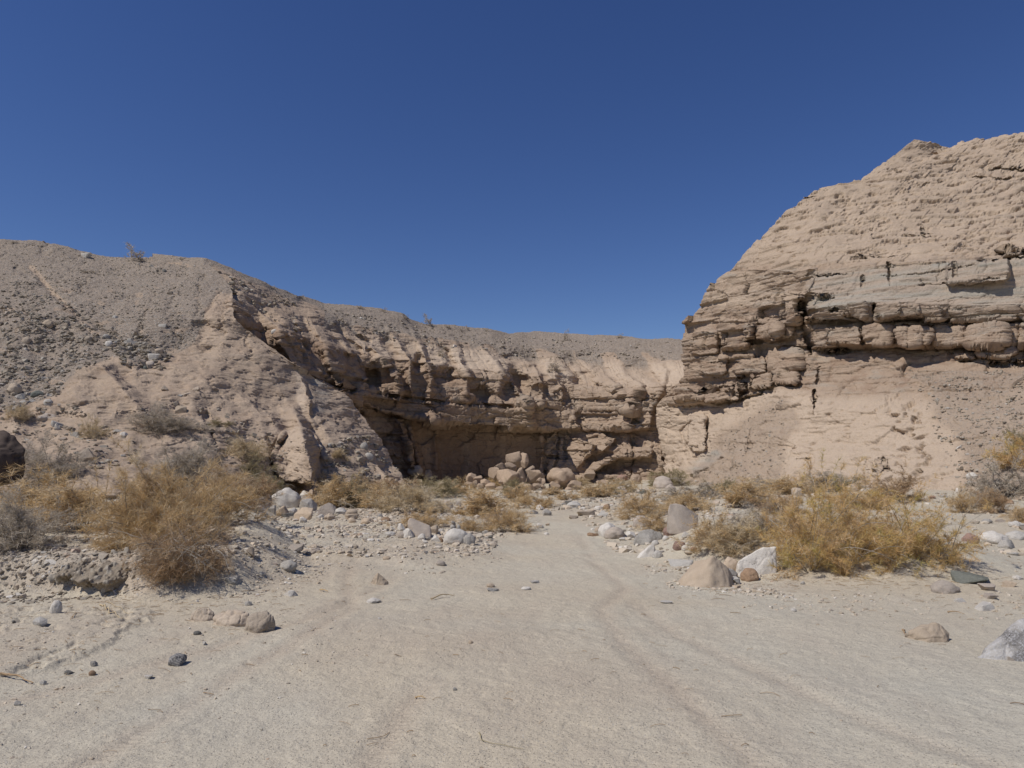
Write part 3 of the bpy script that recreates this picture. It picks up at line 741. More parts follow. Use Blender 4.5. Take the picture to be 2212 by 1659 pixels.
    def disp(X, Y, Z, N):
        s = X * .55 - Y * .8
        n0 = fbm(X * .3, Y * .3, Z * .35, 4, 241)
        n1 = fbm(X * 1.2, Y * 1.2, Z * 1.8, 5, 243, gain=.55)
        n2 = fbm(X * 6, Y * 6, Z * 9, 3, 247)
        f, e, cid = facets(X * .6 + .3 * n1, Y * .6, Z * 1.1, 251, .6, .6)
        f2, e2, cid2 = facets(X * 2.0, Y * 2.0, Z * 3.4, 252, .55, .5)
        off, bed, joint, under, fz = masonry(s + .25 * n1, Z + .14 * n1 + .02 * X, 260, .85, 2.4)
        off2, bed2, joint2, under2, fz2 = masonry(s + .2 * n1, Z + .10 * n1, 270, .26, 1.1)
        leftf = ss(1745, 1725, VX)
        off3, bed3, j3, u3, _ = masonry(s + .1 * n1, Z + .08 * n1, 275, .15, .9)
        off4, bed4, j4, u4, _ = masonry(s, Z + .05 * n1, 278, .40, 1.7)
        k = cliff * (1 - .5 * band * (1 - leftf))
        fw, ew, _c = facets(X * .45 + .5 * n1, Y * .45, Z * 1.9, 255, .5, .7)
        d = .42 * n0 + .04 * n1 + .008 * n2 + .12 * fw * (1 - .4 * band)
        d = d + (1 - .75 * tal2) * (1 - .7 * talus) * (.075 * off3 - .055 * u3) * (1 - .35 * apron) + (top + .35 * apron * (1 - tal2)) * (.13 * off4 - .07 * u4)
        d = d + k * (.10 * f + .05 * f2 + .42 * off * (.5 + .6 * leftf) - .17 * under - .15 * joint + .14 * bed)
        m2 = ss(-.05, .25, fbm(X * .35, Y * .35, Z * .6, 3, 281))
        d = d + (cliff * .5 + top * .5 + apron * .2) * m2 * (.10 * off2 - .15 * under2 - .05 * joint2)
        d = d + top * (.03 * f2 + .06 * f - .14 * ss(.2, .32, fbm(X * 1.0, Y * 1.0, Z * 2.6, 3, 283)))
        pl = np.exp(-(np.minimum(line_d(wx, wy, [(1935, 900), (1945, 960), (1900, 1030)])[0], line_d(wx, wy, [(1960, 860), (1990, 985), (1975, 1030), (1850, 1040)])[0]) / 16) ** 2)
        pits = ss(.22, .42, fbm(X * 1.3, Y * 1.3, Z * 1.6, 3, 291)) + 1.6 * pl * ss(.08, .2, fbm(X * 2.6, Y * 2.6, Z * 3.2, 3, 292))
        d = d - (apron * (1 - tal2) * (1 - talus) + .8 * top) * .16 * pits
        d = d + apron * (.10 * f + .06 * f2)
        fk = fbm(s * 1.5, X * .2, Z * 5.5, 3, 295); fm = ss(-.1, .25, fbm(X * .5, Y * .5, Z * .7, 3, 296))
        d = d - (top + .35 * apron * (1 - tal2)) * fm * .10 * ss(.16, .24, fk)
        kk, fz3, ez3 = partition(Z - .35 * X + .3 * n1, .42, 9)
        d = d - top * ss(2000, 2100, VX) * .25 * np.exp(-fz3 / .15) * ss(0, .2, n0 + .1)
        g1, g2, gid, *_ = voronoi(X * 5, Y * 5, Z * 5, 271)
        d = d + np.clip(tal2 + talus, 0, 1) * .06 * np.clip(.45 - g1, 0, 1) * 2.2 * (gid > .5)
        return d
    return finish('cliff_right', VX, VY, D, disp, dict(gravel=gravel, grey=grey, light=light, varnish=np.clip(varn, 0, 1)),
                  left=[(.4, .5, 0), (1.5, 2.0, -.2), (4, 5, -1), (9, 12, -3)])

ground = build_ground(); print('ground', time.time() - T0)
hill = build_left(); print('left', time.time() - T0)
backc = build_back(); print('back', time.time() - T0)
rightc = build_right(); print('right', time.time() - T0)
# ---------------------------------------------------------------- placing helpers
bpy.context.view_layer.update()
SURF = [ground, hill, backc, rightc]
def hit(vx, vy, surf=None):
    """the point of the terrain seen in the direction (vx, vy); later poses are all in metres"""
    x, y, z = (float(q) for q in unproject(vx, vy, 1.0))
    o = Vector((0, 0, EYE)); dr = (Vector((x, y, z)) - o).normalized()
    best = None
    for s in (surf or SURF):
        ok, loc, nrm, idx = s.ray_cast(o, dr)
        if ok and (best is None or (loc - o).length < (best[0] - o).length): best = (loc.copy(), nrm.copy())
    return best
def drop(x, y, z=30.0):
    best = None
    for s in SURF:
        ok, loc, nrm, idx = s.ray_cast(Vector((x, y, z)), Vector((0, 0, -1)))
        if ok and (best is None or loc.z > best[0].z): best = (loc.copy(), nrm.copy())
    return best

# ---------------------------------------------------------------- rock materials
def mat_rock(name, a, b, speck, dark, spots=.5, scale=1.0):
    n = NT(name)
    rn = n.node('ShaderNodeObjectInfo').outputs['Random']
    co = n.node('ShaderNodeVectorMath', operation='ADD')
    n.link(n.co, co.inputs[0])
    cm = n.node('ShaderNodeCombineXYZ'); n.link(n.math('MULTIPLY', rn, 37.0), cm.inputs[0]); n.link(cm.outputs[0], co.inputs[1])
    co = co.outputs[0]
    mid = n.noise(5 * scale, 4, .6, co=co, dist=.3)
    fine = n.noise(70 * scale, 3, .75, co=co)
    col = n.mix(n.step(mid, .35, .65), a, b)
    col = n.mix(n.math('MULTIPLY', n.step(fine, .50, .60), spots), col, speck)
    col = n.mix(n.math('MULTIPLY', n.step(n.noise(110 * scale, 2, .7, co=co), .54, .62), spots), col, dark)
    col = n.mix(1.0, col, n.ramp(rn, [(0, (.80, .80, .80)), (1, (1.12, 1.10, 1.08))]), 'MULTIPLY')
    sep = n.node('ShaderNodeSeparateXYZ'); n.link(n.co, sep.inputs[0])
    h = n.math('ADD', n.math('MULTIPLY', mid, .6), n.math('MULTIPLY', fine, .25))
    nb = n.bump(h, .03 / scale ** .5, .7)
    return n.done(col, nb)
MR = dict(
    white=mat_rock('pale_granite', (.64, .60, .53), (.55, .51, .445), (.72, .685, .62), (.32, .295, .26), .55),
    grey=mat_rock('grey_granite', (.45, .42, .37), (.36, .335, .295), (.56, .53, .48), (.14, .13, .115), .6),
    dark=mat_rock('dark_gneiss', (.22, .205, .18), (.165, .155, .135), (.31, .295, .27), (.09, .085, .075), .5),
    tan=mat_rock('tan_sandstone', (.52, .42, .31), (.46, .365, .265), (.57, .475, .365), (.33, .26, .19), .25),
    orange=mat_rock('rusty_stone', (.38, .26, .165), (.30, .195, .125), (.44, .32, .22), (.20, .13, .09), .35),
    red=mat_rock('reddish_stone', (.34, .225, .175), (.29, .19, .15), (.42, .31, .26), (.20, .13, .11), .3),
    brown=mat_rock('brown_mudstone', (.47, .39, .30), (.41, .335, .255), (.52, .44, .345), (.20, .155, .12), .3),
    green=mat_rock('green_grey_stone', (.20, .205, .175), (.16, .165, .14), (.26, .27, .235), (.10, .105, .09), .45),
    mauve=mat_rock('mauve_grey_stone', (.47, .405, .335), (.41, .35, .29), (.53, .465, .40), (.22, .19, .165), .35),
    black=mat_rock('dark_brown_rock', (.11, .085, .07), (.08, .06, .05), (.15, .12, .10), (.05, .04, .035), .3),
    block=mat_rock('fallen_sandstone', (.43, .33, .24), (.37, .28, .20), (.49, .385, .285), (.27, .205, .15), .25),
    striped=None)
def mat_striped():
    n = NT('banded_gneiss')
    w = n.node('ShaderNodeTexWave'); w.bands_direction = 'DIAGONAL'
    w.inputs['Scale'].default_value = 1.1; w.inputs['Distortion'].default_value = 14; w.inputs['Detail'].default_value = 4; w.inputs['Detail Roughness'].default_value = .65
    n.link(n.co, w.inputs['Vector'])
    f = n.noise(60, 3, .75)
    col = n.ramp(w.outputs['Fac'], [(.15, (.22, .205, .19)), (.5, (.35, .325, .295)), (.85, (.47, .44, .40))])
    col = n.mix(n.step(f, .48, .62, 0, .6), col, (.56, .55, .54))
    return n.done(col, n.bump(n.math('ADD', n.math('MULTIPLY', w.outputs['Fac'], .5), f), .02, .8))
MR['striped'] = mat_striped()

# ---------------------------------------------------------------- rock shapes
import bmesh
def ico(sub):
    bm = bmesh.new(); bmesh.ops.create_icosphere(bm, subdivisions=sub, radius=1)
    v = np.array([x.co[:] for x in bm.verts]); f = np.array([[q.index for q in x.verts] for x in bm.faces]); bm.free()
    return v, f
ICO = {k: ico(k) for k in (1, 2, 3, 4, 5)}
def broken_shape(rs, seed, sub, kind):
    """hull of a few corners: flat broken faces with crisp edges"""
    n = dict(angular=17, wedge=11, slab=12)[kind]
    d = rs.normal(size=(n, 3)); d /= (np.abs(d) ** 3.2).sum(1, keepdims=True) ** (1 / 3.2)
    d *= rs.uniform(.82, 1, (n, 1))
    if kind == 'slab': d[:, 2] = np.sign(d[:, 2]) * rs.uniform(.6, 1, n)
    if kind == 'wedge': d[:, :2] *= (1 - .45 * np.clip(d[:, 2:], 0, 1))
    bm = bmesh.new()
    for q in d: bm.verts.new(q)
    r = bmesh.ops.convex_hull(bm, input=bm.verts)
    loose = {g for g in list(r['geom_interior']) + list(r['geom_unused']) if isinstance(g, bmesh.types.BMVert)}
    bmesh.ops.delete(bm, geom=list(loose), context='VERTS')
    if sub >= 2: bmesh.ops.bevel(bm, geom=bm.edges[:] + bm.verts[:], offset=.05, segments=1, affect='EDGES')
    bmesh.ops.triangulate(bm, faces=bm.faces)
    for _ in range(max(0, sub - 2)):
        bmesh.ops.subdivide_edges(bm, edges=bm.edges, cuts=1, use_grid_fill=True)
        bmesh.ops.triangulate(bm, faces=bm.faces)
    v = np.array([x.co[:] for x in bm.verts]); f = np.array([[q.index for q in x.verts] for x in bm.faces]); bm.free()
    if sub > 2:
        r1 = fbm(v[:, 0] * 1.6 + seed * 3.1, v[:, 1] * 1.6, v[:, 2] * 1.6 + seed, 4, seed + 300)
        r2 = fbm(v[:, 0] * 7 + seed, v[:, 1] * 7, v[:, 2] * 7, 2, seed + 400)
        v = v * (1 + .10 * r1 + .025 * r2)[:, None]
    v = v / np.abs(v).max(0)
    return v, f
def rock_shape(seed, sub, kind):
    """unit rock sitting on z = -0.75..1: kinds round, angular, slab, lumpy"""
    rs = np.random.RandomState(seed)
    if kind in ('angular', 'wedge', 'slab') :
        return broken_shape(rs, seed, sub, kind)
    v, f = ICO[sub]; v = v.copy()
    if kind in ('angular', 'slab', 'wedge'):
        n = rs.normal(size=(10 if kind != 'wedge' else 7, 3)); n /= np.linalg.norm(n, axis=1, keepdims=True)
        if kind == 'slab': n = np.vstack([n[:9], [[.08, .05, 1], [-.1, 0, -1]]])
        dist = rs.uniform(.38, .72, len(n))
        if kind == 'slab': dist[-2:] = .5
        for _ in range(2):
            for a, d0 in zip(n, dist):
                t = v @ a - d0
                v = v - np.where(t > 0, t, 0)[:, None] * a * .96
    amp = dict(round=.16, angular=.07, slab=.07, wedge=.06, lumpy=.24)[kind]
    r = fbm(v[:, 0] * 1.1 + seed * 3.1, v[:, 1] * 1.1, v[:, 2] * 1.1 + seed, 4, seed + 300)
    r2 = fbm(v[:, 0] * 5 + seed, v[:, 1] * 5, v[:, 2] * 5, 3, seed + 400)
    v = v * (1 + amp * 2.2 * r + .05 * r2)[:, None]
    if sub >= 3:
        fc, e, cid = facets(v[:, 0] * 1.6 + seed, v[:, 1] * 1.6, v[:, 2] * 1.6, seed + 3, .3, .3)
        v = v * (1 + .14 * fc - .05 * np.exp(-e / .05))[:, None]
    v = v / np.abs(v).max(0)          # unit half extents
    return v, f
SHAPES = {}
def rock_mesh(kind, seed, sub, mat):
    key = (kind, seed, sub, mat)
    if key not in SHAPES:
        v, f = rock_shape(seed, sub, kind)
        SHAPES[key] = mesh_from('rock_shape', v, f, MR[mat], smooth=(sub >= 3 and kind in ('round', 'lumpy')) or kind == 'round')
    return SHAPES[key]
rock_n = [0]
def rock(vx, vy, w, h, mat, kind, label, cat='rock', name=None, group=None, depth=None, rot=None, tilt=0.0, sink=.32, surf=None, d=None, seed=None):
    """a rock whose foot is seen at (vx, vy), w wide and h high in picture units there; real size from its distance"""
    rock_n[0] += 1
    if d is None:
        p = hit(vx, vy, surf)
        if p is None: print('no ground for', label); return None
        p = p[0]
    else:
        p = Vector([float(q) for q in unproject(vx, vy, d)])
    k = p.y / FV
    W, H = w * k, h * k
    sub = 5 if (w > 40 and kind in ('angular', 'wedge', 'slab')) else 4 if w > 22 else 3 if w > 12 else 2
    seed = seed if seed is not None else (rock_n[0] * 7) % 11
    if w > 40: seed = rock_n[0]
    me = rock_mesh(kind, seed, sub, mat)
    o = obj(name or ('boulder' if max(W, H) > .45 else 'stone'), me)
    DP = (depth or random.Random(rock_n[0]).uniform(.7, 1.0)) * W
    o.scale = (W / 2, DP / 2, H / (2 - 2 * sink) * 1.0)
    # scale is (half width, half depth, half height); the lowest part is under the ground
    hh = H / (2 - 2 * sink); o.scale[2] = hh
    o.location = (p.x, p.y + DP * .35, p.z + H - hh)
    r = rot if rot is not None else random.Random(rock_n[0] + 5).choice([0, math.pi]) + random.Random(rock_n[0] + 9).uniform(-.25, .25)
    o.rotation_euler = (0, tilt, r)
    o['label'] = label; o['category'] = cat
    if group: o['group'] = group
    return o

G = lambda x, y: ((900 + x * .5425) * .54, (1750 + y * .5425) * .54)
Hh = lambda x, y: ((2000 + x * .5425) * .54, (1750 + y * .5425) * .54)
I_ = lambda x, y: ((2900 + x * .5424) * .54, (1750 + y * .5424) * .54)
F_ = lambda x, y: ((x * .5425) * .54, (1700 + y * .5425) * .54)
A_ = lambda x, y: ((x * .4973) * .54, (900 + y * .4973) * .54)
C_ = lambda x, y: ((1800 + x * .4973) * .54, (1200 + y * .4973) * .54)
J_ = lambda x, y: ((x * .9042) * .54, (2400 + y * .9042) * .54)
K_ = lambda x, y: ((2000 + x * .9476) * .54, (2400 + y * .9476) * .54)
S1, S2, S3, S4 = .5425 * .54, .4973 * .54, .9042 * .54, .9476 * .54
def rk(reg, s, x, y, w, h, mat, kind, label, **k):
    vx, vy = reg(x, y)
    return rock(vx, vy, w * s, h * s, mat, kind, label, **k)

# pile beside the pale boulder, left of the wash (zoomed picture coordinates: foot x, y, width, height)
PILE = 'rocks piled round the big pale boulder left of the wash'
rk(G, S1, 430, 520, 215, 145, 'white', 'round', 'big rounded speckled white boulder on the rock pile below the spur', group=PILE)
rk(G, S1, 288, 490, 95, 75, 'mauve', 'round', 'rounded pinkish stone left of the big white boulder', group=PILE)
rk(G, S1, 372, 440, 105, 70, 'tan', 'round', 'tan rounded rock peeping out behind the big white boulder', group=PILE)
rk(G, S1, 135, 505, 190, 65, 'brown', 'lumpy', 'long brown weathered rock under the golden bush left of the pile', group=PILE)
rk(G, S1, 585, 450, 85, 50, 'white', 'angular', 'white angular block resting against the right side of the big white boulder', group=PILE, tilt=.4)
rk(G, S1, 600, 540, 130, 90, 'grey', 'angular', 'grey blocky rock right of the big white boulder', group=PILE)
rk(G, S1, 415, 580, 95, 75, 'tan', 'angular', 'tan flat-faced block below the big white boulder', group=PILE)
rk(G, S1, 492, 565, 70, 55, 'white', 'angular', 'small pale block between the tan block and the slabs', group=PILE)
rk(G, S1, 570, 612, 150, 95, 'tan', 'angular', 'large tan angular block at the foot of the rock pile', group=PILE)
rk(G, S1, 345, 555, 55, 62, 'grey', 'angular', 'upright pale wedge below the left of the white boulder', group=PILE)
rk(G, S1, 250, 540, 75, 42, 'white', 'angular', 'pale low block at the left foot of the pile', group=PILE)
rk(G, S1, 308, 515, 36, 34, 'white', 'round', 'small white cobble touching the pinkish stone', group=PILE)
rk(G, S1, 455, 590, 90, 30, 'dark', 'slab', 'dark flat slab under the tan flat-faced block', group=PILE)
rk(G, S1, 568, 628, 62, 42, 'white', 'angular', 'small bright triangular stone at the very front of the pile', group=PILE)
rk(G, S1, 520, 505, 110, 28, 'grey', 'slab', 'grey slab leaning across the middle of the pile', group=PILE, tilt=.2)
rk(G, S1, 493, 470, 55, 30, 'grey', 'angular', 'small grey stone on top of the slabs beside the white boulder', group=PILE)
rk(G, S1, 735, 590, 120, 110, 'mauve', 'angular', 'brownish grey boulder leaning at the right end of the pile', group=PILE, tilt=.5)
rk(G, S1, 700, 600, 75, 32, 'white', 'angular', 'pale stone in front of the leaning brownish boulder', group=PILE)
rk(G, S1, 765, 612, 80, 50, 'brown', 'lumpy', 'dark brown lump with a shaded side at the right end of the pile', group=PILE)
rk(G, S1, 838, 570, 105, 50, 'white', 'round', 'low white rounded rock under the dark golden bush', group=PILE)
rk(G, S1, 930, 572, 95, 45, 'brown', 'round', 'low brown rounded rock right of the low white one', group=PILE)
rk(G, S1, 130, 643, 75, 30, 'grey', 'round', 'grey cobble on the sand below the long brown rock')
rk(G, S1, 500, 830, 140, 40, 'mauve', 'slab', 'broad flat mauve rock sunk in the gravel bar')
rk(G, S1, 655, 855, 90, 40, 'mauve', 'lumpy', 'low mauve-grey rock near the lower edge of the gravel bar')
rk(G, S1, 612, 865, 50, 22, 'brown', 'lumpy', 'small dark brown stone left of the low mauve-grey rock')
LIP = 'rocks along the rim of the gravel bar'
rk(G, S1, 900, 605, 150, 40, 'tan', 'slab', 'long tan slab on the rim of the gravel bar', group=LIP)
rk(G, S1, 1040, 640, 100, 45, 'tan', 'lumpy', 'tan rounded rock on the rim left of the cobble heap', group=LIP)
rk(G, S1, 1140, 598, 45, 36, 'grey', 'round', 'round grey cobble on top of the gravel heap', group=LIP)
rk(G, S1, 1180, 618, 70, 30, 'orange', 'lumpy', 'small rusty brown stone on the gravel heap', group=LIP)
rk(G, S1, 1015, 660, 50, 25, 'grey', 'angular', 'small grey stone below the tan rounded rock', group=LIP)
rk(G, S1, 935, 630, 60, 35, 'tan', 'lumpy', 'tan stone in front of the long tan slab', group=LIP)
CEN = 'rocks in the row beside the track'
rk(G, S1, 1535, 715, 80, 75, 'brown', 'angular', 'brown blocky rock behind the right end of the wedge boulder', group=CEN)
rk(G, S1, 1355, 742, 95, 80, 'white', 'angular', 'pale blue-grey split block in front of the wedge boulder', group=CEN)
rk(G, S1, 1295, 688, 75, 55, 'white', 'angular', 'white block left of the wedge boulder', group=CEN)
rk(G, S1, 1310, 742, 85, 45, 'mauve', 'lumpy', 'low mauve stone below the white block', group=CEN)
rk(G, S1, 1450, 755, 62, 45, 'white', 'angular', 'bright white cube-like stone in front of the wedge boulder', group=CEN)
rk(G, S1, 1500, 757, 40, 26, 'grey', 'angular', 'little grey stone right of the bright white cube-like one', group=CEN)
rk(G, S1, 1560, 765, 80, 50, 'white', 'wedge', 'white wedge-shaped stone with a rusty foot', group=CEN)
rk(G, S1, 1590, 772, 40, 30, 'orange', 'angular', 'small rusty stone leaning on the white wedge', group=CEN)
rk(G, S1, 1700, 785, 190, 110, 'white', 'round', 'big rounded white and grey boulder carrying a stack of cobbles', group=CEN)
rk(G, S1, 1800, 790, 90, 80, 'grey', 'round', 'coarse grey rounded boulder against the big white one', group=CEN)
rk(G, S1, 1712, 788, 72, 42, 'mauve', 'wedge', 'mauve triangular stone in front of the two rounded boulders', group=CEN)
rk(G, S1, 1215, 725, 90, 30, 'white', 'lumpy', 'low whitish stone left of the row of boulders', group=CEN)
q = rk(G, S1, 1680, 672, 48, 30, 'grey', 'round', 'grey cobble, lowest of the little cairn on the white boulder', group='cobbles of the little cairn', d=12.6)
rk(G, S1, 1684, 644, 34, 16, 'brown', 'slab', 'flat stone in the middle of the little cairn', group='cobbles of the little cairn', d=12.6)
rk(G, S1, 1682, 629, 26, 18, 'grey', 'angular', 'topmost small stone of the little cairn', group='cobbles of the little cairn', d=12.6)
rk(G, S1, 1722, 678, 32, 34, 'grey', 'round', 'dark round cobble right of the little cairn', group='cobbles of the little cairn', d=12.6)
for x, y, w, h, m, k, l in [
    (1495, 485, 50, 35, 'white', 'angular', 'white cobble on top of the cemented gravel lump'),
    (1550, 520, 60, 40, 'white', 'lumpy', 'pale crumbling rock on the cemented gravel lump'),
    (1575, 555, 80, 70, 'brown', 'lumpy', 'dark cemented gravel lump behind the golden shrub'),
    (1640, 525, 90, 60, 'mauve', 'lumpy', 'mauve lump of cemented gravel right of the dark one'),
    (1715, 500, 60, 28, 'mauve', 'lumpy', 'low mauve stone under the row of golden shrubs'),
    (1920, 715, 60, 30, 'grey', 'angular', 'grey angular stone in the debris right of the rounded boulders'),
    (1955, 745, 40, 26, 'dark', 'angular', 'dark stone in the debris right of the rounded boulders'),
    (2105, 470, 36, 26, 'white', 'angular', 'small white block between golden shrubs at the wash bend'),
    (1590, 945, 72, 34, 'mauve', 'round', 'lone rounded mauve stone on the track below the cairn boulder'),
    (1190, 900, 60, 25, 'tan', 'round', 'tan rounded stone on the lower gravel bar'),
    (450, 980, 140, 68, 'grey', 'round', 'grey domed rock on the slope below the left bush'),
    (1185, 1080, 45, 30, 'tan', 'angular', 'small tan stone leaning on the pointed tan rock'),
    (465, 1175, 130, 40, 'white', 'slab', 'flat white stone on the sand past the bush shadow'),
    (1090, 1222, 110, 32, 'white', 'lumpy', 'whitish half-buried stone below the pointed tan rock'),
    (1958, 1105, 62, 26, 'tan', 'round', 'small tan stone in the middle of the track'),
    (1975, 1135, 85, 18, 'grey', 'slab', 'grey sliver of slab below the small tan stone in the track'),
    (265, 1015, 40, 26, 'white', 'angular', 'small bluish white stone right of the shaded slope'),
    (45, 1075, 105, 55, 'grey', 'angular', 'pale cracked block at the tip of the bush shadow'),
    (170, 1240, 60, 35, 'grey', 'angular', 'grey stone under the bush shadow streaks'),
    (1138, 1342, 34, 14, 'white', 'angular', 'tiny bluish white stone alone on the bare sand'),
    (1810, 1520, 34, 14, 'tan', 'lumpy', 'tiny tan stone on the bare sand in front')]:
    rk(G, S1, x, y, w, h, m, k, l)
# brown mud boulders at lower left
MUD = 'brown mudstone lumps in a row on the sand'
for x, y, w, h, m, k, l in [
    (395, 1390, 82, 92, 'white', 'round', 'upright egg-shaped speckled stone on the sand below the bank'),
    (270, 1480, 115, 48, 'white', 'angular', 'low white angular stone at the lower left'),
    (88, 1458, 34, 16, 'dark', 'angular', 'tiny dark stone left of the low white one'),
    (460, 1075, 105, 42, 'white', 'slab', 'white slab in the top of the pebbly bank'),
    (375, 1020, 95, 26, 'white', 'slab', 'flat white stone lying on the bank above the slab'),
    (868, 1110, 62, 42, 'white', 'angular', 'pale stone stuck in the right end of the pebbly bank'),
    (405, 850, 95, 32, 'tan', 'slab', 'tan slab among the stones behind the pebbly bank'),
    (510, 865, 55, 26, 'grey', 'round', 'grey cobble right of the tan slab behind the bank'),
    (600, 865, 60, 22, 'grey', 'slab', 'flat grey stone right of the cobble behind the bank'),
    (700, 920, 60, 12, 'white', 'slab', 'thin white sliver on the terrace behind the bank'),
    (1515, 955, 130, 55, 'brown', 'slab', 'brown slab jutting from the slope right of the big bush'),
    (1600, 955, 90, 50, 'grey', 'angular', 'grey cobble beside the jutting brown slab'),
    (1830, 965, 80, 65, 'brown', 'wedge', 'dark upright rock on the shaded slope edge'),
    (1740, 905, 70, 30, 'tan', 'slab', 'tan stone on the slope above the dark upright rock'),
    (1700, 1170, 130, 50, 'grey', 'angular', 'pale cracked stone on the sand right of the bush foot'),
    (610, 265, 130, 95, 'brown', 'wedge', 'grey-brown wedge rock sticking out of the slope above the bushes'),
    (860, 55, 60, 30, 'grey', 'angular', 'grey stone on the bare ridge left of the grey shrub'),
    (905, 80, 60, 30, 'white', 'angular', 'white stone on the bare ridge left of the grey shrub'),
    (540, 85, 90, 45, 'grey', 'slab', 'grey slab on the slope above the terrace'),
    (575, 95, 30, 20, 'white', 'angular', 'small white stone right of the grey slab on the slope'),
    (410, 35, 60, 50, 'grey', 'angular', 'grey block near the left of the slope foot'),
    (2120, 1070, 145, 62, 'grey', 'round', 'grey rounded rock with a shaded right end on the slope')][:-1]:
    rk(F_, S1, x, y, w, h, m, k, l)
for x, y, w, h, m, k, l in [
    (755, 290, 100, 44, 'striped', 'angular', 'dark grey banded rock lying on the sand at the lower left'),
    (655, 350, 40, 14, 'white', 'slab', 'small white chip below the banded rock'),
    (868, 155, 34, 16, 'dark', 'round', 'small dark pebble above the banded rock'),
    (897, 200, 24, 14, 'white', 'angular', 'tiny bluish chip right of the banded rock'),
    (408, 295, 32, 24, 'grey', 'angular', 'grey chip at the edge of the silt crust'),
    (402, 335, 30, 20, 'orange', 'round', 'small rusty pebble at the silt crust edge'),
    (72, 468, 26, 24, 'white', 'angular', 'whitish chip near the lower left corner'),
    (185, 375, 30, 18, 'white', 'angular', 'whitish chip on the silt crust'),
    (295, 330, 36, 16, 'dark', 'angular', 'dark chip in the silt crust break'),
    (2083, 190, 20, 10, 'tan', 'lumpy', 'tiny tan pebble in the middle of the wash'),
    (2012, 402, 20, 14, 'grey', 'lumpy', 'tiny grey pebble in the middle foreground')]:
    rk(J_, S3, x, y, w, h, m, k, l)
